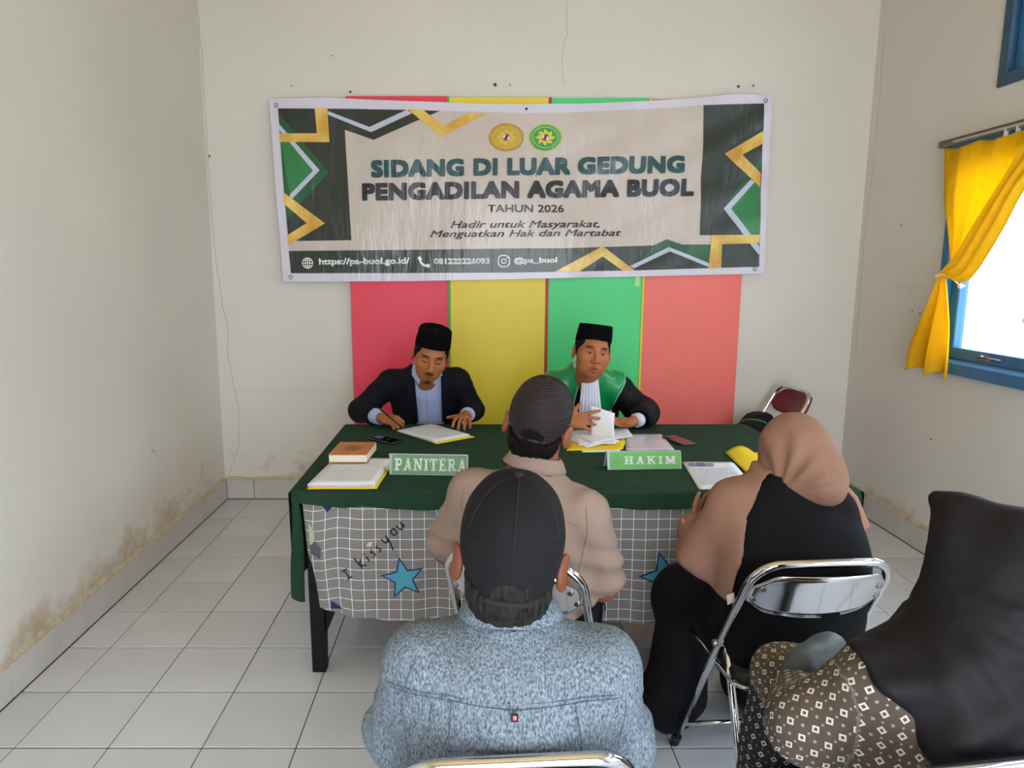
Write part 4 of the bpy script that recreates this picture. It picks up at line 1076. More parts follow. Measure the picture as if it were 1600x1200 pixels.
def hand_prims(W, d, n, side, curl, spread=.10, s=1.0, thumb=(.5, .75, -.15), tcurl=.3):
    """palm and five jointed fingers; W wrist, d towards the fingers, n out of the back of the hand; curl = 4 x (three joint angles)"""
    W = np.array(W, float); d = np.array(d, float); d /= np.linalg.norm(d); n = np.array(n, float); n -= d * (n @ d); n /= np.linalg.norm(n); sd = np.cross(d, n)
    M = np.stack([sd, d, n], 1); L = []
    L += [(ell(W + d * .048 * s, (.040 * s, .052 * s, .0155 * s), M), .012)]
    for i in range(4):
        b = W + d * (.085 - .004 * abs(i - 1)) * s + sd * side * (-.031 + .0205 * i) * s
        L += [(cap(W + d * .03 * s + sd * side * (-.020 + .013 * i) * s, b, .0125 * s, .0100 * s), .010)]
        a = 0; p = b; sp = spread * (i - 1.4)
        dr = d * math.cos(sp) + sd * side * math.sin(sp)
        for j, ln in enumerate(np.array([.040, .026, .021]) * [.95, 1.05, 1.0, .80][i] * s):
            a += curl[i][j]; q = p + (dr * math.cos(a) - n * math.sin(a)) * ln
            L += [(cap(p, q, (.0092 - .0007 * j) * s, (.0087 - .0009 * j) * s), .004)]; p = q
    b = W + d * .022 * s - sd * side * .026 * s; t = d * thumb[0] - sd * side * thumb[1] + n * thumb[2]; t /= np.linalg.norm(t)
    q = b + t * .040 * s; L += [(cap(b, q, .0145 * s, .0105 * s), .012)]
    t2 = t * math.cos(tcurl) + d * math.sin(tcurl); q2 = q + t2 * .030 * s; L += [(cap(q, q2, .0100 * s, .0080 * s), .004)]
    return L
def skin_mat(name, col):
    m = mat(name, col, .5, spec=.3, var=.05, vscale=60, bump=.0004, bscale=350)
    n, l, b = nodes(m)
    at = n.new('ShaderNodeAttribute'); at.attribute_name = 'Col'
    mx = n.new('ShaderNodeMixRGB'); mx.blend_type = 'MULTIPLY'; mx.inputs[0].default_value = 1
    l.new(b.inputs['Base Color'].links[0].from_socket, mx.inputs[1]); l.new(at.outputs['Color'], mx.inputs[2]); l.new(mx.outputs[0], b.inputs['Base Color'])
    b.inputs['Subsurface Weight'].default_value = .12; b.inputs['Subsurface Radius'].default_value = (.012, .004, .002); b.inputs['Subsurface Scale'].default_value = .5
    return m
def ones(P): return np.ones((len(P), 3))
def face_paint(M, o, s, brow=.25, stache=0, goatee=0, lips=(.85, .62, .62), stubble=0, eye='closed'):
    """pigment multiplied onto the skin: lips, brows, lash line, facial hair"""
    M = np.array(M); o = np.array(o)
    def fn(P):
        q = (P - o) @ M / s; x, y, z = q[:, 0], q[:, 1], q[:, 2]; ax = np.abs(x); front = (y > .045) & (ax < .08)
        c = np.ones((len(P), 3))
        def blend(mask, col):
            mk = np.clip(mask, 0, 1)[:, None] * front[:, None]; c[:] = c * (1 - mk) + np.array(col) * mk
        sst = lambda v: np.clip(v, 0, 1)
        if stubble: blend(sst(1.2 - ((ax / .05) ** 2 + ((z + .095) / .032) ** 2)) * stubble, (.50, .46, .46))
        lm = sst(2.2 * (1 - ((x / .025) ** 2 + ((z + .0750) / .0125) ** 2))); blend(lm, lips)
        blend(sst(3 * (1 - ((x / .021) ** 2 + ((z + .0745) / .0030) ** 2))), (.30, .18, .18))
        zb = .0225 + .004 * np.sin(np.clip((ax - .012) / .040, 0, 1) * math.pi) 
        blend(sst(1.6 * (1 - (((ax - .033) / .023) ** 2 + ((z - zb) / .0068) ** 2))), (brow * .62, brow * .55, brow * .52))
        if eye == 'closed':
            blend(sst(1.6 * (1 - (((ax - .031) / .0165) ** 2 + ((z + .0060 - .004 * ((ax - .031) / .016) ** 2) / .0036) ** 2))), (.12, .09, .08))
            blend(sst(1 - (((ax - .031) / .020) ** 2 + ((z - .010) / .007) ** 2)) * .35, (.55, .48, .45))
        else:
            blend(sst(2.5 * (1 - (((ax - .031) / .0140) ** 2 + ((z + .0015) / .0046) ** 2))), (1.25, 1.35, 1.5))
            blend(sst(3 * (1 - (((x - np.sign(x) * .031 - .002) / .0058) ** 2 + ((z + .0012) / .0050) ** 2))), (.08, .06, .05))
            blend(sst(1.6 * (1 - (((ax - .031) / .0165) ** 2 + ((z - .0032 + .003 * ((ax - .031) / .016) ** 2) / .0024) ** 2))), (.16, .12, .11))
        if stache:
            blend(sst(1.8 * (1 - ((x / .033) ** 2 + ((z + .0600 + 9 * x * x) / .0072) ** 2))) * stache, (.12, .10, .09))
        if goatee:
            blend(sst(1.6 * (1 - ((x / .024) ** 2 + ((z + .112) / .018) ** 2))) * goatee, (.13, .11, .10))
            blend(sst(1.6 * (1 - ((x / .006) ** 2 + ((z + .094) / .008) ** 2))) * goatee * .7, (.2, .17, .16))
        return c
    return fn
HAIR = mat('black_hair', '0e0b09', .6, spec=.12, var=.4, vscale=160, bump=.003, bscale=240, stretch=(1, 1, .25))
HAIRG = mat('greying_hair', '0f0d0c', .6, spec=.12, col2='302e2c', vscale=150, bump=.003, bscale=260, stretch=(1, 1, .25))
LEGM = mat('dark_trousers', '16161b', .85, spec=.15, var=.1, vscale=40, bump=.0008, bscale=120)
SHOE = mat('dark_shoe_leather', '181514', .4, var=.1, vscale=20)
def local_field(prims, step=.005):
    lo = np.min([p[0][0] for p in prims], 0) - .05; hi = np.max([p[0][1] for p in prims], 0) + .05
    return Field(lo, hi, step).adds(prims)
def auto_field(prims, step, fine=()):
    lo = np.min([p[0][0] for p in prims], 0) - .04; hi = np.max([p[0][1] for p in prims], 0) + .04
    return Field(lo, hi, step, fine).adds(prims)
def fine_box(c, r, st): return (np.array(c) - r, np.array(c) + r, st)
def hairdo(par, xf, m, back=-.075, front=.045, temple=.052, top=.2, off=.005, nape=False):
    """hair of the back and sides of the head, down to a nape line"""
    s = xf[2]; F = local_field([(p[0], p[1]) + tuple(p[2:]) for p in head_prims()[:1]] + ([(ell((0, -.050, -.040), (.066, .050, .062)), .03)] if nape else [(head_prims()[1][0], .03)]), .0045)
    def reg(X, Y, Z):
        line = np.where(Y > .0, -.02 + .5 * np.clip(Y, 0, .09) * 2.2, -.020 + (back + .020) * np.clip(-Y / .07, 0, 1))
        return np.maximum(np.maximum(line - Z, (Y - temple) * .8), Z - top - .35 * Y - .06 * (np.abs(X) < .036) * (Y < 0)) + 0 * X
    D = F.cut(off, reg)
    return body_mesh('hair', D, F.ax, m, par, disp=lambda P: .0022 * vnoise(P, (130, 130, 40)) + .0016 * vnoise(P, (260, 260, 90)), xf=(np.array(xf[0]) * s, xf[1]))
def legs(par, spec, m, name='trousers'):
    pr = []
    for hip, knee, ank, r in spec:
        pr += [(cap(hip, knee, r[0], r[1]), .05), (cap(knee, ank, r[1] * .95, r[2]), .03)]
    F = auto_field(pr, .010)
    return body_mesh(name, F.d, F.ax, m, par, disp=lambda P: .003 * vnoise(P, (25, 25, 12)))
def shoe(par, heel, direction, m=SHOE, L_=.25):
    d = Vector((direction[0], direction[1], 0)).normalized(); a = math.atan2(-d.x, d.y)
    pr = [(ell((0, .02, .045), (.038, .055, .048)), .02), (ell((0, .12, .028), (.043, .085, .030)), .03), (ell((0, .19, .022), (.038, .045, .022)), .02)]
    F = local_field(pr, .008); Z = F.grid()[2]
    D = np.maximum(F.d, .001 - Z)
    return body_mesh('shoe', D, F.ax, m, par, xf=(rot(math.degrees(a)), (heel[0], heel[1], 0)))

# ================================================================== the writing man (navy blazer, pale blue shirt)
def peci(par, xf, tilt=.0, h=.088):
    """oval black velvet cap: straight wall, creased flat crown"""
    s = xf[2]; bm = bmesh.new(); N = 40
    rows = [(.0, 1.00, .99), (.35, .985, .98), (.8, .935, .955), (.95, .92, .945), (1.0, .895, .925), (.985, .80, .86), (.94, .45, .70), (.935, .02, .5)]
    rings = []
    for t, fx, fy in rows:
        rg = []
        for k in range(N):
            a = 2 * math.pi * k / N; ca, sa = math.cos(a), math.sin(a)
            x = .0845 * fx * math.copysign(abs(ca) ** .92, ca); y = -.008 + .1025 * fy * sa if t < 1 or fx > .9 else -.008 + .1025 * fy * sa
            z0 = .046 + .018 * sa * (1 if sa > 0 else .9)
            rg.append(bm.verts.new((x, y, z0 + (h - .010 * sa) * t)))
        rings.append(rg)
    for a, b in zip(rings, rings[1:]):
        for k in range(N): bm.faces.new((a[k], a[(k + 1) % N], b[(k + 1) % N], b[k])).smooth = True
    bm.faces.new(rings[-1]); bm.faces.new(rings[0][::-1])
    M = np.array(xf[0]) * s; T = Matrix([[*M[i], xf[1][i]] for i in range(3)] + [[0, 0, 0, 1]])
    bmesh.ops.transform(bm, matrix=T, verts=bm.verts)
    o = obj('velvet_cap', bm, mat('black_velvet', '0b0b0d', .95, var=.1, vscale=60, spec=.05), par); smooth_by_angle(o, 60)
    return o

p1 = thing('person', 'man in navy blazer and black cap writing at the table', 'person', (-.25, 3.75, 0))
SKIN1 = skin_mat('tan_skin', 'a9683f')
hM, hO, hs = rot(186, -17, -10), np.array((-.208, 3.395, 1.094)), 1.03
RW, LW = (-.462, 3.438, .768), (-.040, 3.475, .772)
fing = [(.55, .8, .4)] * 4
arm = [(cap((-.435, 3.62, .925), (-.600, 3.645, .765), .042, .036), .02), (cap((-.600, 3.645, .765), RW, .036, .026), .02),
       (cap((-.085, 3.62, .935), (-.010, 3.690, .752), .042, .036), .02), (cap((-.010, 3.690, .752), LW, .036, .026), .02)]
tors = [(loft([(.47, -.25, 3.80, .15, .11), (.62, -.25, 3.79, .14, .10), (.78, -.255, 3.73, .15, .10), (.90, -.26, 3.65, .15, .08), (.97, -.255, 3.60, .07, .06)]), .02), (cap((-.42, 3.62, .93), (-.10, 3.62, .935), .045), .03),
        (cap((-.245, 3.58, .94), hO + hM @ np.array((0, -.02, -.055)) * hs, .058, .054), .03)]
hr = hand_prims(RW, (.86, -.42, -.05), (.10, -.45, .9), 1, [(.75, 1.0, .5), (.95, 1.1, .6), (1.05, 1.15, .6), (1.1, 1.2, .6)], .04, .95, thumb=(.8, .35, -.45), tcurl=.1)
hl = hand_prims(LW, (-.12, -.85, .10), (.05, .25, .95), -1, [(.30, .45, .25), (.42, .45, .25), (.48, .45, .25), (.50, .45, .25)], .16, .95, thumb=(.45, .85, -.10), tcurl=.2)
F = auto_field(tors + arm + xf_prims(head_prims(.98, .0025, .084), hM, hO, hs) + hr + hl, .011, [fine_box(hO, .135, .0026), fine_box((-.41, 3.41, .76), .075, .0034), fine_box((-.05, 3.40, .765), .080, .0034)])
body_mesh('body', F.d, F.ax, SKIN1, p1, color=face_paint(hM, hO, hs, stache=.95, goatee=.95, stubble=.3, brow=.22))
hairdo(p1, (hM, hO, hs), HAIR, back=-.07)
peci(p1, (hM, hO, hs), h=.082)
# clothed torso and sleeves
cl1 = [(loft([(.46, -.25, 3.80, .19, .145), (.60, -.25, 3.79, .18, .135), (.75, -.255, 3.735, .185, .130), (.87, -.26, 3.665, .195, .118), (.945, -.26, 3.62, .175, .092), (.985, -.255, 3.60, .11, .078), (1.015, -.25, 3.58, .066, .064)]), .02),
       (cap((-.425, 3.62, .925), (-.095, 3.62, .935), .060), .035)]
slv = [(cap((-.440, 3.62, .915), (-.600, 3.645, .765), .063, .058), .03), (cap((-.600, 3.645, .765), (-.520, 3.520, .768), .056, .047), .03),
       (cap((-.080, 3.62, .925), (-.008, 3.690, .760), .063, .058), .03), (cap((-.008, 3.690, .760), (-.028, 3.545, .768), .055, .045), .03)]
Fc = auto_field(cl1 + slv, .0058)
BLZ = mat('navy_blazer_wool', '10111a', .8, var=.12, vscale=60, bump=.0006, bscale=200, spec=.2)
SHIRT1 = mat('pale_blue_shirt', 'a9b7dd', .75, var=.05, vscale=20, bump=.0008, bscale=60)
openp = poly_sd([(-.312, 1.10), (-.305, .95), (-.300, .60), (-.160, .60), (-.160, .95), (-.165, 1.10)])
wr = lambda P: .0035 * vnoise(P, (14, 14, 26)) + .002 * vnoise(P, (40, 40, 60))
body_mesh('blazer', smax(Fc.d - .004, -np.maximum(openp(*Fc.grid()[::2]), Fc.grid()[1] - 3.70), .006), Fc.ax, BLZ, p1, disp=wr)
Fs = auto_field(cl1, .007)
sh1 = body_mesh('shirt', Fs.d + .010, Fs.ax, SHIRT1, p1, disp=lambda P: .003 * vnoise(P, (40, 40, 9)))
for pts in ([(-.303, 1.0), (-.330, .965), (-.372, .915), (-.345, .895), (-.362, .885), (-.300, .70), (-.292, .70)], [(-.166, 1.0), (-.140, .965), (-.105, .915), (-.128, .895), (-.112, .885), (-.160, .70), (-.168, .70)]):
    lp_ = poly_sd(pts)
    body_mesh('lapel', smax(Fc.d - .011, np.maximum(lp_(*Fc.grid()[::2]), Fc.grid()[1] - 3.66), .005), Fc.ax, BLZ, p1)
pk = poly_sd([(-.248, .97), (-.222, .97), (-.218, .60), (-.244, .60)])
body_mesh('placket', np.maximum(Fs.d + .0065, np.maximum(pk(*Fs.grid()[::2]), Fs.grid()[1] - 3.66)), Fs.ax, SHIRT1, sh1)
# cuffs
for a, b in (((-.530, 3.535, .768), (-.470, 3.450, .768)), ((-.026, 3.56, .768), (-.034, 3.500, .770))):
    cu_ = tube(bmesh.new(), [a, tuple(np.array(a) * .5 + np.array(b) * .5), b], [.041, .041, .038], 20); obj('cuff', cu_, SHIRT1, sh1, True)
# shirt collar: a stand round the neck and two points
nk = np.array((-.236, 3.535, 1.012))
cb = bmesh.new()
def colr(u, v):
    a = u * 2 * math.pi; r = .068 + .010 * v
    return (nk[0] + r * math.sin(a), nk[1] - r * .95 * math.cos(a), nk[2] + .022 - .040 * v - .012 * math.cos(a))
sheet(cb, colr, 32, 4, .003); obj('collar', cb, SHIRT1, sh1, True)
for s in (-1, 1):
    q = [nk + np.array(v) for v in ((s * .005, -.078, .006), (s * .055, -.052, .020), (s * .078, -.045, -.030), (s * .040, -.082, -.078))]
    c2 = bmesh.new(); sheet(c2, lambda u, v: tuple((q[0] * (1 - u) + q[1] * u) * (1 - v) + (q[3] * (1 - u) + q[2] * u) * v), 4, 4, .003); obj('collar_point', c2, SHIRT1, sh1, True)
for k in range(3):
    obj('sleeve_button', lathe(bmesh.new(), [(.006, 0), (.006, .003), (.003, .004)], 10, Matrix.Translation((-.565 - .010 * k, 3.548 + .004 * k, .765)) @ Matrix.Rotation(R(90), 4, 'X')), mat('grey_button', '4a4a52', .4), p1)
legs(p1, [((-.34, 3.78, .55), (-.34, 3.36, .545), (-.34, 3.40, .09), (.095, .07, .055)), ((-.16, 3.78, .55), (-.16, 3.36, .545), (-.16, 3.40, .09), (.095, .07, .055))], LEGM)
for x in (-.34, -.16): shoe(p1, (x, 3.43), (0, -1))
pen = bmesh.new(); tube(pen, [(-.462, 3.395, .822), (-.352, 3.352, .742)], .0045, 8)
pn = thing('pen', 'black pen held in the writing hand of the man in the blazer', 'pen', (-.40, 3.37, .78))
obj('barrel', pen, mat('black_plastic', '1d1d22', .3), pn); obj('tip', tube(bmesh.new(), [(-.352, 3.352, .742), (-.335, 3.3455, .7298)], [.004, .001], 8), STEEL, pn)

# ================================================================== the man in robes
p2 = thing('person', 'man in black judicial robe with green satin panels and black cap', 'person', (.585, 3.75, 0))
SKIN2 = skin_mat('warm_tan_skin', 'ae6b47')
hM, hO, hs = rot(185, 0, -8), np.array((.577, 3.385, 1.112)), 1.02
RW, LW = (.442, 3.235, .800), (.775, 3.345, .770)
arm = [(cap((.42, 3.60, .90), (.350, 3.50, .76), .042, .036), .02), (cap((.350, 3.50, .76), RW, .036, .026), .02), (cap((.745, 3.60, .905), (.875, 3.56, .755), .042, .036), .02), (cap((.875, 3.56, .755), LW, .036, .026), .02)]
tors = [(loft([(.47, .585, 3.80, .15, .12), (.62, .585, 3.78, .15, .11), (.78, .585, 3.71, .15, .10), (.90, .585, 3.63, .15, .08), (.97, .583, 3.57, .08, .06)]), .02), (cap((.43, 3.60, .915), (.74, 3.60, .915), .045), .03),
        (cap((.580, 3.545, .94), hO + hM @ np.array((0, -.02, -.055)) * hs, .064, .060), .03)]
hr = hand_prims(RW, (.92, -.10, .02), (-.15, -.88, .40), 1, [(.10, .20, .12), (.22, .25, .15), (.30, .30, .2), (.42, .35, .2)], .20, .98, thumb=(.45, .70, .10), tcurl=.15)
hl = hand_prims(LW, (-.92, -.28, .02), (.15, .35, -.92), -1, [(.35, .55, .3), (.40, .6, .3), (.45, .6, .3), (.5, .6, .3)], .05, .95, thumb=(.6, .55, -.45), tcurl=.3)
F = auto_field(tors + arm + xf_prims(head_prims(1.10, .0050, .085), hM, hO, hs) + hr + hl, .011, [fine_box(hO, .140, .0026), fine_box((.51, 3.225, .80), .085, .0034), fine_box((.71, 3.32, .77), .075, .0034)])
body_mesh('body', F.d, F.ax, SKIN2, p2, color=face_paint(hM, hO, hs, stubble=.45, eye='open', brow=.22, lips=(.95, .72, .74)))
hairdo(p2, (hM, hO, hs), HAIR, back=-.07)
peci(p2, (hM, hO, hs), h=.080)
cl2 = [(loft([(.44, .585, 3.80, .22, .17), (.60, .585, 3.78, .21, .16), (.75, .585, 3.71, .20, .14), (.86, .583, 3.65, .19, .122), (.93, .582, 3.60, .165, .095), (.980, .580, 3.575, .118, .080), (1.022, .580, 3.555, .070, .068)]), .02),
       (cap((.425, 3.60, .905), (.745, 3.60, .905), .060), .04)]
slv = [(cap((.415, 3.60, .895), (.350, 3.50, .775), .070, .075), .04), (cap((.350, 3.50, .775), (.405, 3.34, .795), .072, .066), .04),
       (cap((.750, 3.60, .895), (.880, 3.56, .765), .070, .078), .04), (cap((.880, 3.56, .765), (.835, 3.42, .775), .074, .066), .04)]
Fr = auto_field(cl2 + slv + [(cap((.825, 3.39, .773), (.770, 3.345, .770), .045), .01, 's')], .0058)
ROBE = mat('black_robe_cloth', '0b0b0f', .7, var=.15, vscale=30, bump=.0008, bscale=100, spec=.25)
SATIN = mat('green_satin', '0c8a4c', .28, var=.12, vscale=12, bump=.0025, bscale=18, stretch=(2, 1, .5), spec=.6)
robe = body_mesh('robe', Fr.d, Fr.ax, ROBE, p2, disp=lambda P: .006 * vnoise(P, (16, 16, 10)) + .003 * vnoise(P, (38, 38, 25)))
panR = [(.630, 1.06), (.70, 1.04), (.785, .985), (.775, .935), (.735, .86), (.705, .73), (.652, .73), (.648, .85), (.628, .95)]
panL = [(.530, 1.06), (.45, 1.04), (.340, .985), (.355, .93), (.425, .87), (.460, .73), (.513, .73), (.520, .85), (.536, .95)]
for pp in (panL, panR):
    pf = poly_sd(pp)
    body_mesh('trim', smax(Fr.d - .006, pf(*Fr.grid()[::2]) - .005, .005), Fr.ax, mat('pale_green_trim', '8fc79c', .5), p2)
    body_mesh('satin_panel', smax(Fr.d - .010, pf(*Fr.grid()[::2]), .006), Fr.ax, SATIN, p2, disp=lambda P: .005 * np.clip(vnoise(P, (30, 8, 9)), -.3, 1) )
jb = bmesh.new()
def jab(u, v):      # pleated white neck bands
    w = .030 + .033 * v ** .8; x = .582 + (u - .5) * 2 * w + .004 * v
    y = 3.452 - .025 * math.sin(min(1, v * 1.3) * math.pi / 2) * .6 + .10 * 0 - .003 * math.cos(u * 2 * math.pi * 6.5) * (.5 + v) + .012 * (2 * u - 1) ** 2
    return (x, y + .055 * v ** 2 * 0, 1.020 - .290 * v)
sheet(jb, jab, 60, 16, .003); obj('neck_bands', jb, mat('white_lawn', 'd9d9ea', .7, var=.03), p2, True)
cb = bmesh.new(); nk = np.array((.580, 3.505, 1.030))
def colr(u, v):
    a = u * 2 * math.pi; r = .070 + .004 * v
    return (nk[0] + r * math.sin(a), nk[1] - r * .9 * math.cos(a), nk[2] + .020 - .028 * v - .026 * math.cos(a))
sheet(cb, colr, 36, 3, .003); obj('collar', cb, mat('white_lawn', 'd9d9ea', .7), p2, True)
obj('cuff', tube(bmesh.new(), [(.822, 3.392, .772), (.800, 3.370, .771)], [.036, .036], 20), mat('white_lawn', 'd9d9ea', .7), p2, True)
obj('cuff', tube(bmesh.new(), [(.405, 3.33, .795), (.432, 3.262, .798)], [.036, .034], 20), mat('white_lawn', 'd9d9ea', .7), p2, True)
obj('ring', tube(bmesh.new(), [(.560 + .0, 3.222 + .0105 * math.cos(t * .524), .803 + .0105 * math.sin(t * .524)) for t in range(12)], .0025, 6, closed=True), mat('silver_ring', 'c8c8c8', .2, 1), p2)
legs(p2, [((.49, 3.78, .55), (.49, 3.36, .545), (.49, 3.40, .09), (.10, .075, .06)), ((.68, 3.78, .55), (.68, 3.36, .545), (.68, 3.40, .09), (.10, .075, .06))], LEGM)
for x in (.49, .68): shoe(p2, (x, 3.43), (0, -1))

# ================================================================== baseball caps
def ball_cap(par, xf, m, mseam, back_arch=True, tall=1.0, mesh_back=None, z_back=-.028):
    s = xf[2]; M = np.array(xf[0]) * s
    pr = [(ell((0, -.008, .036), (.0855, .1045, .100 * tall)), .02), (ell((0, .040, .060), (.070, .060, .068 * tall)), .05),
          (loft([(-.10, 0, -.008, .0720, .0930), (-.03, 0, -.008, .0785, .1000), (.03, 0, -.008, .0850, .1040), (.05, 0, -.008, .083, .102)]), .012)]
    F = local_field(pr, .004); X, Y, Z = F.grid()
    rim = .010 + .026 * np.clip(Y / .09, 0, 1) + (z_back - .010) * np.clip(-Y / .085, 0, 1) ** 1.4
    D = np.maximum(F.d, rim - Z)
    if back_arch:
        e = ell((0, -.105, z_back + .004), (.034, .022, .036))[2](X, Y, Z); D = np.maximum(D, -e)
    o = body_mesh('cap', D, F.ax, m, par, disp=lambda P: .0012 * vnoise(P, (30, 30, 20)), xf=(M, xf[1]))
    if mesh_back is not None:
        Dm = np.maximum(np.maximum(F.d - .0012, (rim + .010) - Z), Y + .008 - np.abs(X) * .1)
        if back_arch: Dm = np.maximum(Dm, -e)
        body_mesh('mesh_panel', Dm, F.ax, mesh_back, o, xf=(M, xf[1]))
    T = Matrix([[*M[i], xf[1][i]] for i in range(3)] + [[0, 0, 0, 1]])
    ycap = lambda x: -.008 - .0995 * math.sqrt(max(0, 1 - (x / .079) ** 2))
    top = .136 if tall == 1 else .036 + .100 * tall
    def put(nm, bm, mm): bmesh.ops.transform(bm, matrix=T, verts=bm.verts); return obj(nm, bm, mm, o, True)
    put('button', lathe(bmesh.new(), [(.001, .008), (.006, .007), (.0085, .002), (.008, -.004)], 14, Matrix.Translation((0, -.012, top - .001))), mseam)
    for k in range(6):
        a = math.pi / 6 + k * math.pi / 3; pts = []
        for j in range(15):
            t = j / 14 * 2.4
            x, y, z = .0862 * math.sin(t) * math.cos(a), -.008 + .1052 * math.sin(t) * math.sin(a), .036 + .1008 * tall * math.cos(t)
            if t > math.pi / 2: x, y, z = .0862 * math.cos(a) - .09 * (t - 1.57) * .12 * math.cos(a), -.008 + (.1045 - .0055 * (t - 1.57)) * math.sin(a), .036 - (t - math.pi / 2) * .09
            if y > .03: x *= 1.0; 
            rimz = .010 + .026 * max(0, min(1, y / .09)) + (z_back - .010) * max(0, min(1, -y / .085)) ** 1.4
            if z < rimz + .002 or y > .035: break
            if back_arch and y < -.06 and abs(x) < .036 and z < z_back + .042: break
            pts.append((x, y, z))
        if len(pts) > 2: put('seam', tube(bmesh.new(), pts, .0013, 6), mseam)
    if back_arch:
        st = [(.038 * t, ycap(.038 * t) + .001, z_back + .008) for t in [k / 6 - 1 for k in range(13)]]
        put('strap', tube(bmesh.new(), st, .0055, 8), mseam)
    bl = bmesh.new()
    def bill(u, v):
        a = (u - .5) * math.pi * .95; r0 = .082; x = math.sin(a) * (r0 + .0 * v); y = .020 + math.cos(a) * .074
        y2 = .030 + math.cos(a) * .150
        return (x * (1 - v) + x * 1.0 * v, y * (1 - v) + max(y, y2) * v, .030 - .012 * v - .22 * x * x / .08 * .6)
    sheet(bl, bill, 24, 8, .004); put('bill', bl, m)
    return o
def stitch(F, off, pts, r, m, par, name='stitching', direction=(0, 1, 0), start=.5):
    """a thin seam laid on a body: points are dropped along a direction onto the surface"""
    d = np.array(direction, float); d /= np.linalg.norm(d); out = []
    for p in spline(pts, 8):
        q = np.array(p) - d * start; hit = None
        for k in range(int(start * 2 / .004)):
            w = q + d * .004 * k
            ii = [int(np.searchsorted(F.ax[i], w[i])) for i in range(3)]
            if all(0 < ii[i] < len(F.ax[i]) for i in range(3)) and F.d[tuple(ii)] < off: hit = w - d * .002; break
        if hit is not None: out.append(tuple(hit))
    if len(out) < 4: return
    A = np.array(out)
    for _ in range(4): A[1:-1] = .25 * A[:-2] + .5 * A[1:-1] + .25 * A[2:]
    return obj(name, tube(bmesh.new(), [tuple(a) for a in A], r, 6), m, par, True)
def band_collar(par, nk, M, r, hgt, m, flare=.008, dip=.012, oval=.92, turn=.012):
    cb = bmesh.new(); M = np.array(M)
    def fn(u, v):
        a = u * 2 * math.pi
        prof = [(0, -.5), (0, 0), (.001, .5), (.004, .55), (turn, .3), (turn + flare, -.45)]
        t = v * 5; i = min(4, int(t)); f = t - i; dr = prof[i][0] * (1 - f) + prof[i + 1][0] * f; z = prof[i][1] * (1 - f) + prof[i + 1][1] * f
        p = np.array(((r + dr) * math.sin(a), (r + dr) * oval * math.cos(a), z * hgt - dip * math.cos(a)))
        return tuple(np.array(nk) + M @ p)
    sheet(cb, fn, 40, 10, .002); return obj('collar', cb, m, par, True)

# ================================================================== the man in the beige shirt
p3 = thing('person', 'man in beige short-sleeved shirt and dark mesh cap seen from behind', 'person', (.15, 1.84, 0))
SKIN3 = skin_mat('brown_skin', '8a563c')
yw = R(-20)
hM, hO, hs = rot(-14, 2, 12), np.array((.181, 1.905, 1.083)), .98
lsh, rsh = (.002, 1.905, .885), (.300, 1.800, .860)
lel, rel = (-.080, 1.955, .690), (.360, 1.835, .635)
lwr, rwr = (.02, 2.12, .63), (.40, 2.06, .600)
tors = [(loft([(.47, .16, 1.86, .14, .11), (.62, .155, 1.86, .14, .10), (.78, .15, 1.855, .15, .10), (.88, .152, 1.855, .14, .07), (.97, .168, 1.872, .065, .06)], yw), .02), (cap(lsh, rsh, .045), .03), (cap((.168, 1.87, .94), (.186, 1.890, 1.06), .058, .056), .03)]
arm = [(cap(lsh, lel, .043, .038), .02), (cap(lel, lwr, .038, .027), .02), (cap(rsh, rel, .043, .040), .02), (cap(rel, rwr, .040, .027), .02)]
cur = [(.5, .6, .3)] * 4
hn = hand_prims(lwr, (.45, .85, -.25), (0, .2, .95), -1, cur, .08) + hand_prims(rwr, (-.25, .9, -.25), (0, .2, .95), 1, cur, .08)
F = auto_field(tors + arm + hn + xf_prims(head_prims(), hM, hO, hs), .010, [fine_box(hO, .13, .0035), fine_box((.06, 2.19, .60), .09, .0045), fine_box((.38, 2.13, .57), .09, .0045)])
body_mesh('body', F.d, F.ax, SKIN3, p3, color=face_paint(hM, hO, hs))
hairdo(p3, (hM, hO, hs * 1.01), HAIR, back=-.105, temple=.05, top=.0, off=.004, nape=True)
DCAP = mat('dark_brown_cap', '241c1e', .8, spec=.25, var=.12, vscale=50, bump=.0008, bscale=150)
MESHC = mat('cap_mesh', '261e20', .6, spec=.3, var=.2, vscale=60)
n, l, b = nodes(MESHC)
tc = n.new('ShaderNodeTexCoord'); wv = n.new('ShaderNodeTexWave'); wv.wave_type = 'BANDS'; wv.bands_direction = 'Z'; wv.inputs['Scale'].default_value = 55; wv.inputs['Distortion'].default_value = .6
l.new(tc.outputs['Object'], wv.inputs['Vector']); bp = n.new('ShaderNodeBump'); bp.inputs['Distance'].default_value = .0011; l.new(wv.outputs['Fac'], bp.inputs['Height']); l.new(bp.outputs[0], b.inputs['Normal'])
ball_cap(p3, (hM, hO, hs * .98), DCAP, mat('cap_thread', '2b2424', .8), True, .98, MESHC, z_back=-.030)
BEI = mat('beige_cotton', '958074', .85, var=.06, vscale=14, bump=.0007, bscale=160)
c3 = [(loft([(.44, .16, 1.86, .185, .145), (.56, .158, 1.86, .18, .14), (.70, .150, 1.855, .178, .135), (.80, .150, 1.853, .178, .128), (.875, .152, 1.855, .165, .105), (.925, .158, 1.862, .125, .085), (.955, .166, 1.870, .076, .066), (.972, .168, 1.873, .058, .056)], yw), .02),
      (cap(lsh, rsh, .058), .04)]
sl3 = [(cap(lsh, (-.070, 1.950, .715), .064, .068), .035), (cap(rsh, (.352, 1.828, .668), .064, .066), .035)]
hol = [(cap((-.066, 1.948, .730), (-.100, 1.97, .640), .052, .055), .008, 's'), (cap((.346, 1.826, .690), (.375, 1.842, .585), .051, .054), .008, 's')]
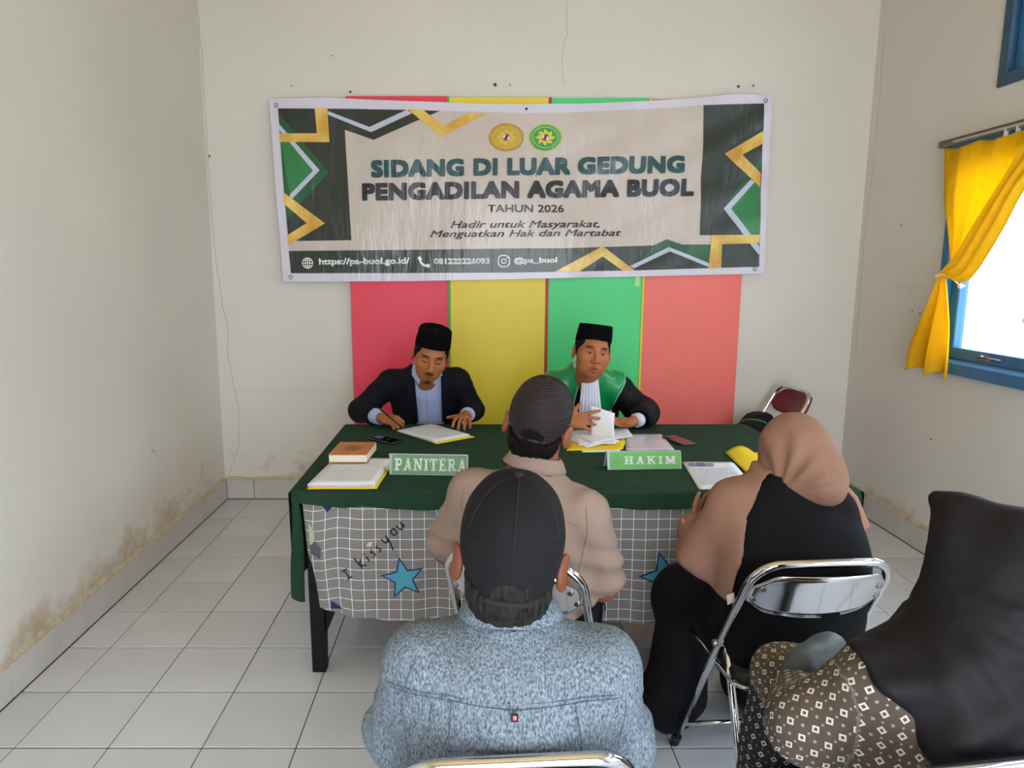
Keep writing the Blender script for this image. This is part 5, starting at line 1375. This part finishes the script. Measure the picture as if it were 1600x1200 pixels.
Fb = auto_field(c3 + sl3 + hol, .0055)
def fold3(P):
    side = np.clip((np.abs((P[:, 0] - .15) * math.cos(yw) + (P[:, 1] - 1.85) * math.sin(yw)) - .07) / .08, 0, 1)
    return .0055 * vnoise(P, (18, 18, 9)) + .008 * side * np.sin(P[:, 2] * 95 + 20 * P[:, 0] + 2 * vnoise(P, (9, 9, 9))) * np.clip((.84 - P[:, 2]) / .1, 0, 1) * .6 + .003 * vnoise(P, (40, 40, 26))
sh3 = body_mesh('shirt', Fb.d, Fb.ax, BEI, p3, disp=fold3)
band_collar(sh3, (.172, 1.880, .984), rot(-16, 4, 10), .064, .036, BEI, flare=.014)
TH3 = mat('beige_thread', '8b7462', .9)
bk = (math.sin(-yw) * 1, math.cos(yw), 0)
stitch(Fb, 0, [(-.03, 1.85, .905), (.06, 1.85, .895), (.16, 1.85, .885), (.25, 1.85, .870), (.315, 1.85, .850)], .0008, TH3, sh3, direction=(.34, .94, 0))
stitch(Fb, 0, [(.295, 1.75, .90), (.300, 1.74, .84), (.285, 1.74, .76), (.275, 1.74, .70)], .0008, TH3, sh3, direction=(.34, .94, 0))
stitch(Fb, 0, [(-.005, 1.9, .93), (-.012, 1.9, .86), (.005, 1.9, .78)], .0008, TH3, sh3, direction=(.34, .94, 0))
legs(p3, [((.07, 1.87, .54), (.10, 2.24, .53), (.10, 2.18, .09), (.10, .075, .055)), ((.24, 1.82, .54), (.36, 2.20, .53), (.37, 2.14, .09), (.10, .075, .055))], LEGM)
shoe(p3, (.10, 2.13), (.1, 1)); shoe(p3, (.37, 2.09), (.3, 1))

# ================================================================== the man in the blue shirt
p4 = thing('person', 'man in heathered blue-grey shirt and black cap in the foreground', 'person', (.062, 1.08, 0))
hM, hO, hs = rot(-3, -3, 5), np.array((.062, 1.118, 1.030)), .99
lsh, rsh = (-.080, 1.075, .857), (.205, 1.070, .854)
lel, rel = (-.128, 1.130, .690), (.248, 1.125, .685)
lwr, rwr = (-.02, 1.33, .62), (.14, 1.33, .62)
tors = [(loft([(.47, .06, 1.10, .14, .11), (.62, .06, 1.09, .14, .10), (.76, .06, 1.08, .14, .10), (.85, .062, 1.08, .12, .06), (.92, .062, 1.10, .055, .05)]), .02), (cap(lsh, rsh, .045), .03), (cap((.062, 1.095, .93), (.062, 1.105, 1.03), .058, .056), .03)]
arm = [(cap(lsh, lel, .043, .038), .02), (cap(lel, lwr, .038, .027), .02), (cap(rsh, rel, .043, .040), .02), (cap(rel, rwr, .040, .027), .02)]
hn = hand_prims(lwr, (.45, .85, -.1), (0, .2, .95), -1, cur, .08) + hand_prims(rwr, (-.45, .85, -.1), (0, .2, .95), 1, cur, .08)
F = auto_field(tors + arm + hn + xf_prims(head_prims(), hM, hO, hs), .010, [fine_box(hO, .13, .0032), fine_box((.06, 1.40, .61), .11, .0045)])
SKIN4 = skin_mat('dark_brown_skin', '75432e')
body_mesh('body', F.d, F.ax, SKIN4, p4, color=face_paint(hM, hO, hs))
hairdo(p4, (hM, hO, hs * 1.01), HAIRG, back=-.110, temple=.05, top=.0, off=.004, nape=True)
BCAP = mat('black_cotton_cap', '141317', .85, spec=.25, var=.1, vscale=40, bump=.0008, bscale=180)
ball_cap(p4, (hM, hO, hs * 1.0), BCAP, mat('black_cap_thread', '17161a', .85), True, 1.06, z_back=-.048)
HEA = mat('heathered_blue_cotton', '364350', .85, col2='8c99a4', vscale=150, bump=.0006, bscale=300, stretch=(2.0, 2.0, 1), spec=.2)
c4 = [(loft([(.44, .062, 1.10, .185, .15), (.56, .062, 1.095, .185, .145), (.70, .062, 1.085, .185, .14), (.80, .062, 1.078, .182, .128), (.870, .062, 1.080, .165, .108), (.902, .062, 1.088, .125, .088), (.925, .062, 1.097, .082, .072), (.940, .062, 1.100, .062, .058)]), .02),
      (cap(lsh, rsh, .060), .045)]
sl4 = [(cap(lsh, lel, .064, .062), .035), (cap(lel, (-.045, 1.28, .640), .060, .048), .03), (cap(rsh, rel, .064, .062), .035), (cap(rel, (.165, 1.28, .640), .060, .048), .03)]
Fb = auto_field(c4 + sl4, .0055)
def fold4(P):
    low = np.clip((.84 - P[:, 2]) / .12, 0, 1); sd = np.clip((np.abs(P[:, 0] - .062) - .08) / .08, 0, 1)
    return .004 * vnoise(P, (16, 16, 12)) + .009 * low * vnoise(P, (26, 20, 7)) + .005 * sd * low * vnoise(P, (14, 14, 34)) + .0015 * vnoise(P, (60, 60, 60))
sh4 = body_mesh('shirt', Fb.d, Fb.ax, HEA, p4, disp=fold4)
band_collar(sh4, (.062, 1.105, .946), rot(0, -2, 0), .066, .030, HEA, flare=.012)
band_collar(sh4, (.062, 1.105, .957), rot(0, -2, 0), .0635, .022, mat('dark_blue_lining', '3d4560', .85), flare=.002, turn=.003)
TH4 = mat('dark_blue_thread', '47566a', .9)
for dz in (0, -.006):
    stitch(Fb, 0, [(-.135, 1.0, .858 + dz), (-.05, 1.0, .858 + dz), (.062, 1.0, .856 + dz), (.17, 1.0, .855 + dz), (.262, 1.0, .850 + dz)], .0007, TH4, sh4)
stitch(Fb, 0, [(-.090, 1.0, .90), (-.110, 1.0, .86), (-.112, 1.0, .80), (-.105, 1.0, .73)], .0006, TH4, sh4)
stitch(Fb, 0, [(.215, 1.0, .90), (.238, 1.0, .86), (.240, 1.0, .80), (.232, 1.0, .73)], .0006, TH4, sh4)
stitch(Fb, 0, [(-.035, 1.0, .852), (-.037, 1.0, .80), (-.036, 1.0, .76)], .0007, TH4, sh4)
stitch(Fb, 0, [(.155, 1.0, .850), (.165, 1.0, .80), (.168, 1.0, .74)], .0007, TH4, sh4)
lt = obj('label_tag', nbox(.056, .067, .951, .9525, .838, .852, bev=.0005), mat('black_woven_tag', '1a1014', .8), sh4)
obj('tag_mark', nbox(.0590, .0642, .9505, .9511, .8415, .8485), mat('red_white_tag_mark', 'c9a7a7', .8, col2='b03038', vscale=300), lt)
legs(p4, [((-.03, 1.12, .54), (-.05, 1.48, .53), (-.05, 1.44, .09), (.10, .075, .055)), ((.155, 1.12, .54), (.17, 1.48, .53), (.17, 1.44, .09), (.10, .075, .055))], LEGM)
shoe(p4, (-.05, 1.39), (-.1, 1)); shoe(p4, (.17, 1.39), (.1, 1))

# ================================================================== the woman in the brown headscarf
p5 = thing('person', 'woman in black dress and brown headscarf with raised hand', 'person', (.87, 1.86, 0))
SKIN5 = skin_mat('light_brown_skin', 'a8755c')
hM, hO, hs = rot(18, -4, 4), np.array((.907, 1.915, .995)), .90
lsh, rsh = (.735, 1.875, .850), (.995, 1.865, .845)
lel, rel = (.655, 1.905, .690), (1.055, 1.95, .665)
lwr, rwr = (.668, 1.985, .712), (.98, 2.13, .630)
tors = [(loft([(.47, .87, 1.84, .15, .12), (.62, .87, 1.83, .15, .11), (.78, .865, 1.84, .14, .10), (.87, .862, 1.86, .12, .07), (.95, .862, 1.885, .06, .055)]), .02), (cap(lsh, rsh, .045), .03), (cap((.868, 1.88, .90), (.895, 1.90, .97), .050, .05), .03)]
arm = [(cap(lsh, lel, .042, .038), .02), (cap(lel, lwr, .036, .025), .02), (cap(rsh, rel, .042, .038), .02), (cap(rel, rwr, .036, .025), .02)]
hn = hand_prims(lwr, (.10, .10, .9), (-.5, .8, 0), -1, [(.10, .2, .1), (.2, .3, .2), (.3, .4, .2), (.4, .4, .2)], .12, .9, thumb=(.5, .8, 0)) + hand_prims(rwr, (-.35, .9, -.1), (0, .2, .95), 1, cur, .08, .9)
F = auto_field(tors + arm + hn + xf_prims(head_prims(), hM, hO, hs), .010, [fine_box(hO, .12, .0045), fine_box((.675, 1.995, .785), .08, .0036), fine_box((.96, 2.2, .62), .08, .005)])
body_mesh('body', F.d, F.ax, SKIN5, p5, color=face_paint(hM, hO, hs, eye='open'))
BLKD = mat('black_dress_jersey', '0c0c11', .8, var=.12, vscale=20, bump=.0007, bscale=130, spec=.2)
c5 = [(loft([(.44, .87, 1.845, .205, .175), (.54, .872, 1.835, .208, .175), (.65, .880, 1.825, .205, .160), (.75, .880, 1.825, .202, .148), (.82, .877, 1.84, .190, .130), (.875, .865, 1.862, .155, .104), (.92, .864, 1.878, .100, .080), (.955, .864, 1.888, .065, .062)]), .02),
      (cap(lsh, rsh, .060), .045), (cap(lsh, lel, .062, .058), .03), (cap(lel, (.664, 1.965, .745), .055, .048), .02), (cap(rsh, rel, .062, .056), .03), (cap(rel, (.992, 2.09, .638), .054, .044), .02)]
sk5 = [(cap((.80, 1.90, .49), (.692, 2.11, .480), .110, .088), .06), (cap((.692, 2.11, .480), (.655, 2.10, .13), .086, .096), .05), (cap((.95, 1.92, .50), (.95, 2.20, .52), .115, .095), .06), (cap((.95, 2.20, .52), (.95, 2.20, .13), .09, .10), .05),
       (cap((.66, 2.13, .45), (.95, 2.2, .45), .07), .06), (cap((.625, 2.08, .12), (.66, 2.11, .12), .092), .03)]
Fd = auto_field(c5, .0062)
body_mesh('dress', Fd.d, Fd.ax, BLKD, p5, disp=lambda P: .0035 * vnoise(P, (14, 14, 10)) + .004 * np.clip((.62 - P[:, 2]) / .1, 0, 1) * vnoise(P, (8, 8, 40)))
Fk = auto_field(sk5, .009); Zk = Fk.grid()[2]
body_mesh('skirt', np.maximum(Fk.d, .012 - Zk), Fk.ax, BLKD, p5, disp=lambda P: .008 * vnoise(P, (22, 22, 3)) * np.clip((.5 - P[:, 2]) / .2, 0, 1) + .004 * vnoise(P, (16, 16, 16)))
SCARF = mat('brown_scarf_jersey', '94705f', .8, var=.06, vscale=12, bump=.0006, bscale=150, spec=.2)
hp = [(ell((.906, 1.915, 1.002), (.087, .112, .110), rot(14)), .03), (ell((.936, 1.842, .945), (.076, .072, .076), rot(0, 0, 25)), .05), (cap((.872, 1.88, .92), (.890, 1.90, .98), .070, .075), .04), (ell((.936, 1.83, .92), (.05, .05, .04)), .05)]
Fh = auto_field(hp, .0050)
Xh, Yh, Zh = Fh.grid()
fce = np.array([-math.sin(R(18)), math.cos(R(18))])
fd = (Xh - .906) * fce[0] + (Yh - 1.915) * fce[1]
face_open = ell((hO[0] + fce[0] * .11, hO[1] + fce[1] * .11, hO[2] - .02), (.065, .075, .082))[2](Xh, Yh, Zh)
def fold5(P):
    # folds gathering towards the pinned nape on the left
    q = P - np.array((.825, 1.86, .905)); ang = np.arctan2(q[:, 2], q[:, 0]); rr = np.linalg.norm(q, axis=1)
    amp = np.clip((rr - .03) / .06, 0, 1) * np.clip((.20 - rr) / .10, 0, 1) * np.clip((P[:, 2] - .925) / .04, 0, 1)
    return .0065 * amp * np.sin(ang * 17 + 3 * vnoise(P, (8, 8, 8))) + .004 * vnoise(P, (13, 13, 10)) + .0012 * vnoise(P, (40, 40, 40))
sc5 = body_mesh('headscarf', smax(Fh.d, -face_open, .01), Fh.ax, SCARF, p5, disp=fold5)
Xd, Yd, Zd = Fd.grid()
inner = np.interp(Zd, [.55, .62, .70, .80, .86, .90, .93, .97], [.690, .692, .698, .715, .735, .762, .785, .815])
low = np.interp(Xd, [.50, .57, .63, .69, .72], [.72, .69, .645, .612, .60])
body_mesh('draped_end', smax(Fd.d - .014, np.maximum(smax(Xd - inner, low - Zd, .03), Yd - 2.04), .012), Fd.ax, SCARF, sc5, disp=lambda P: .005 * vnoise(P, (26, 22, 6)) + .003 * vnoise(P, (12, 12, 12)), relax=3)
tl_ = bmesh.new()
def tail5(u, v):
    A = [Vector(p) for p in ((.935, 1.83, .945), (.985, 1.832, .915), (1.035, 1.842, .865), (1.072, 1.860, .805), (1.088, 1.870, .778))]
    B = [Vector(p) for p in ((.975, 1.88, .945), (1.020, 1.880, .922), (1.068, 1.885, .875), (1.105, 1.893, .81), (1.118, 1.895, .782))]
    t = v * 4; i = min(3, int(t)); f = t - i
    p = A[i].lerp(A[i + 1], f).lerp(B[i].lerp(B[i + 1], f), u); p += Vector((.6, -.4, .6)) * (.010 * math.sin(u * 9 + v)); return p
sheet(tl_, tail5, 14, 16, .003); obj('loose_end', tl_, mat('pale_brown_scarf', 'a87866', .8, var=.05), sc5, True)
obj('care_label', sheet(bmesh.new(), lambda u, v: (.672 + .020 * u, 1.742 - .012 * v + .002, .652 - .022 * v + .008 * u), 3, 3, .0015), mat('cream_label', 'd8d2bd', .8), sc5)
shoe(p5, (.63, 2.08), (-.2, 1)); shoe(p5, (.95, 2.15), (0, 1))

# ================================================================== the woman in the black headscarf
p6 = thing('person', 'woman in brown patterned tunic and long black headscarf at the right edge', 'person', (.80, 1.10, 0))
hM, hO, hs = rot(42, -8, 0), np.array((.900, 1.105, 1.000)), .93
lsh, rsh = (.690, 1.100, .815), (.935, 1.085, .825)
lel, rel = (.597, 1.130, .705), (1.00, 1.15, .66)
lwr, rwr = (.665, 1.33, .655), (.84, 1.36, .655)
tors = [(loft([(.47, .80, 1.10, .14, .11), (.62, .80, 1.10, .13, .10), (.78, .80, 1.09, .13, .09), (.87, .81, 1.09, .11, .07), (.96, .83, 1.095, .055, .055)]), .02), (cap(lsh, rsh, .045), .03), (cap((.84, 1.09, .89), (.885, 1.10, .96), .048, .05), .03)]
arm = [(cap(lsh, lel, .040, .036), .02), (cap(lel, lwr, .036, .025), .02), (cap(rsh, rel, .040, .036), .02), (cap(rel, rwr, .036, .025), .02)]
hn = hand_prims(lwr, (.35, .85, -.1), (0, .2, .95), -1, cur, .08, .9) + hand_prims(rwr, (-.35, .85, -.1), (0, .2, .95), 1, cur, .08, .9)
F = auto_field(tors + arm + hn + xf_prims(head_prims(), hM, hO, hs), .010, [fine_box(hO, .12, .0045), fine_box((.76, 1.42, .65), .12, .005)])
body_mesh('body', F.d, F.ax, SKIN5, p6, color=face_paint(hM, hO, hs, eye='open'))
def batik(name, ground, c1, c2, sc, rotx, rotz):
    m = mat(name, ground, .85, var=.10, vscale=40, bump=.0005, bscale=200)
    n, l, b = nodes(m); base = b.inputs['Base Color'].links[0].from_socket
    tc = n.new('ShaderNodeAttribute'); tc.attribute_name = 'Pat'; mp = n.new('ShaderNodeMapping'); mp.inputs['Scale'].default_value = (sc, sc, sc)
    l.new(tc.outputs['Vector'], mp.inputs[0])
    sp = n.new('ShaderNodeSeparateXYZ'); l.new(mp.outputs[0], sp.inputs[0])
    def mth(op, a, bb=None):
        q = n.new('ShaderNodeMath'); q.operation = op
        for i, v in enumerate((a, bb)):
            if v is None: continue
            if isinstance(v, (int, float)): q.inputs[i].default_value = v
            else: l.new(v, q.inputs[i])
        return q.outputs[0]
    def cell(ox, oy):
        fx = mth('ABSOLUTE', mth('SUBTRACT', mth('FRACT', mth('ADD', sp.outputs['X'], ox)), .5)); fy = mth('ABSOLUTE', mth('SUBTRACT', mth('FRACT', mth('ADD', sp.outputs['Z'], oy)), .5)); return fx, fy
    fx, fy = cell(0, 0); d = mth('ADD', fx, fy)
    ringm = mth('MULTIPLY', mth('LESS_THAN', d, .27), mth('GREATER_THAN', d, .13))
    gx_, gy_ = cell(.5, .5); dot = mth('LESS_THAN', mth('MAXIMUM', gx_, gy_), .085)
    hx, hy = cell(.5, 0); dot2 = mth('LESS_THAN', mth('ADD', hx, hy), .09)
    def mix(f, a, c):
        x = n.new('ShaderNodeMixRGB'); l.new(f, x.inputs[0]); l.new(a, x.inputs[1]); x.inputs[2].default_value = (*lin(c), 1); return x.outputs[0]
    l.new(mix(dot2, mix(dot, mix(ringm, base, c1), c2), c2), b.inputs['Base Color'])
    return m
def wrap(segs):
    """cloth coordinates that run along and around the nearest limb: (along, 0, around)"""
    def fn(P):
        best = np.full(len(P), 9.); out = np.zeros((len(P), 3))
        for a, b, r in segs:
            a = np.array(a); b = np.array(b); e = (b - a) / np.linalg.norm(b - a); t = (P - a) @ e; tc_ = np.clip(t, 0, np.linalg.norm(b - a))
            v = P - a - tc_[:, None] * e; d = np.linalg.norm(v, axis=1) - r
            u0 = np.cross(e, (0, 1, 0)) if abs(e[1]) < .9 else np.array((0, 0, 1.)); u0 = u0 / np.linalg.norm(u0); w0 = np.cross(e, u0)
            ang = np.arctan2(v @ u0, v @ w0 * (-1 if (w0[1] > 0) else 1))
            k = d < best; best[k] = d[k]; out[k, 0] = t[k]; out[k, 2] = ang[k] * r
        return out
    return fn
BAT = batik('brown_batik', '51463e', 'd6cdbd', '9a9488', 36, R(-15), R(30))
BATB = batik('black_batik', '17161a', 'a9b0b4', '6b5846', 40, 0, 0)
c6 = [(loft([(.44, .80, 1.11, .185, .155), (.56, .80, 1.105, .185, .15), (.70, .80, 1.095, .175, .135), (.80, .80, 1.09, .165, .115), (.86, .805, 1.09, .135, .09), (.92, .82, 1.092, .07, .065)]), .02), (cap(lsh, rsh, .055), .04),
      (cap(rsh, rel, .060, .056), .03), (cap(rel, (.87, 1.31, .655), .055, .045), .02)]
s6 = [(cap((.70, 1.10, .808), lel, .070, .066), .035), (cap(lel, (.648, 1.27, .668), .064, .056), .03)]
F6 = auto_field(c6 + s6, .0060)
tun = body_mesh('tunic', F6.d, F6.ax, BAT, p6, disp=lambda P: .004 * vnoise(P, (18, 18, 14)) + .002 * vnoise(P, (45, 45, 30)), pat=wrap([((.70, 1.10, .808), lel, .068), (lel, (.648, 1.27, .668), .060), (rsh, rel, .058), ((.80, 1.1, .90), (.80, 1.1, .44), .17)]))
hemf = [(cap((.74, 1.18, .575), (.695, 1.42, .615), .098, .078), .04), (cap((.90, 1.18, .56), (.92, 1.42, .56), .098, .078), .04)]
Fm = auto_field(hemf, .007)
body_mesh('tunic_hem', Fm.d, Fm.ax, BAT, tun, disp=lambda P: .005 * vnoise(P, (20, 20, 20)), pat=wrap([((.74, 1.18, .575), (.695, 1.42, .615), .09), ((.90, 1.18, .56), (.92, 1.42, .56), .09)]))
Fk = auto_field([(cap((.695, 1.42, .600), (.655, 1.435, .10), .072, .075), .04), (cap((.92, 1.42, .55), (.92, 1.40, .10), .075, .075), .04), (cap((.67, 1.42, .45), (.92, 1.4, .45), .05), .05)], .008); Zk = Fk.grid()[2]
body_mesh('skirt', np.maximum(Fk.d, .012 - Zk), Fk.ax, BATB, p6, disp=lambda P: .006 * vnoise(P, (24, 24, 5)), pat=wrap([((.695, 1.42, .600), (.655, 1.435, .10), .075), ((.92, 1.42, .55), (.92, 1.40, .10), .075)]))
shoe(p6, (.66, 1.40), (-.2, 1)); shoe(p6, (.92, 1.36), (.1, 1))
BSC = mat('black_scarf_crepe', '0d0a0f', .7, var=.12, vscale=20, bump=.0006, bscale=160, spec=.3)
fx_, fy_ = -math.sin(R(42)), math.cos(R(42))
h6 = [(ell((.901, 1.105, 1.004), (.100, .118, .110), rot(42)), .03), (ell((.901 + fx_ * .075, 1.105 + fy_ * .075, 1.018), (.078, .052, .098), rot(42)), .03), (cap((.901, 1.10, 1.073), (.901 + fx_ * .118, 1.105 + fy_ * .118, 1.106), .030, .010), .04), (ell((.96, 1.06, .978), (.06, .06, .07)), .05),
      (loft([(.60, .845, 1.075, .205, .150), (.70, .845, 1.080, .198, .150), (.78, .840, 1.082, .190, .142), (.85, .835, 1.085, .175, .128), (.895, .850, 1.090, .135, .115), (.94, .868, 1.095, .105, .105), (.98, .885, 1.10, .09, .10)]), .05),
      (ell((.862, 1.125, .925), (.085, .085, .075)), .05), (cap((.82, 1.08, .885), (.680, 1.09, .830), .058, .068), .05), (cap((.82, 1.08, .885), (.95, 1.08, .845), .06, .06), .05)]
Fh = auto_field(h6, .0055); Xh, Yh, Zh = Fh.grid()
opn = ell((.901 + fx_ * .150, 1.105 + fy_ * .150, .991), (.060, .080, .085), rot(42))[2](Xh, Yh, Zh)
edge = ((Xh - .640) * -.82 + (Zh - .862) * -.575)          # left border of the cloth runs from the shoulder down to the seat
def fold6(P):
    a = np.array((.78, 1.10, .97)); q = P - a; ang = np.arctan2(q[:, 2], q[:, 0]); rr = np.linalg.norm(q, axis=1)
    amp = np.clip((rr - .05) / .10, 0, 1) * np.clip((.97 - P[:, 2]) / .06, 0, 1)
    dg_ = np.clip((.95 - P[:, 2]) / .08, 0, 1)
    return .0045 * amp * np.sin(ang * 8 + 4 * vnoise(P, (5, 5, 5))) + .005 * dg_ * np.sin(70 * (P[:, 2] - .45 * P[:, 0]) + 4 * vnoise(P, (6, 6, 6))) + .004 * vnoise(P, (12, 12, 12)) + .0012 * vnoise(P, (45, 45, 45))
sc6 = body_mesh('headscarf', smax(smax(Fh.d, -opn, .01), edge, .012), Fh.ax, BSC, p6, disp=fold6)
# lace-like border at the brow of the scarf
# handbag on her lap
bag = thing('handbag', 'soft grey-blue leather handbag on the lap of the batik-clad woman', 'bag', (.715, 1.36, .68))
Fg = local_field([(ell((0, 0, 0), (.085, .05, .045)), .02), (cap((-.06, 0, .03), (.06, 0, .03), .03), .03), (cap((-.07, 0, -.02), (.07, 0, -.02), .035), .03)], .006)
BAGM = mat('grey_blue_leather', '4c5560', .45, var=.1, vscale=30, bump=.0008, bscale=200)
body_mesh('body', Fg.d, Fg.ax, BAGM, bag, disp=lambda P: .004 * vnoise(P, (25, 25, 25)), xf=(rot(35), (.715, 1.345, .685)))
obj('handle', tube(bmesh.new(), spline([(.66, 1.31, .715), (.68, 1.33, .735), (.73, 1.36, .738), (.76, 1.38, .715)], 6), .006, 8), BAGM, bag, True)

# ================================================================== garment on the corner chair
gar = thing('folded_robe', 'black robe with green edging heaped on the corner chair seat', 'garment', (1.72, 4.15, .46))
Fg = auto_field([(ell((1.72, 4.14, .505), (.15, .17, .060)), .03), (ell((1.68, 4.06, .565), (.10, .11, .055)), .05), (ell((1.75, 4.20, .575), (.10, .10, .065)), .05), (cap((1.585, 4.02, .505), (1.585, 4.26, .48), .035), .05)], .007)
Zg = Fg.grid()[2]
gb = body_mesh('cloth', np.maximum(Fg.d, .4605 - Zg), Fg.ax, ROBE, gar, disp=lambda P: .010 * vnoise(P, (22, 14, 14)) + .004 * vnoise(P, (50, 50, 50)))
stitch(Fg, .006, [(1.60, 4.2, .62), (1.66, 4.1, .62), (1.72, 4.02, .60)], .006, SATIN, gar, 'green_edging', direction=(.2, .6, -.8), start=.3)
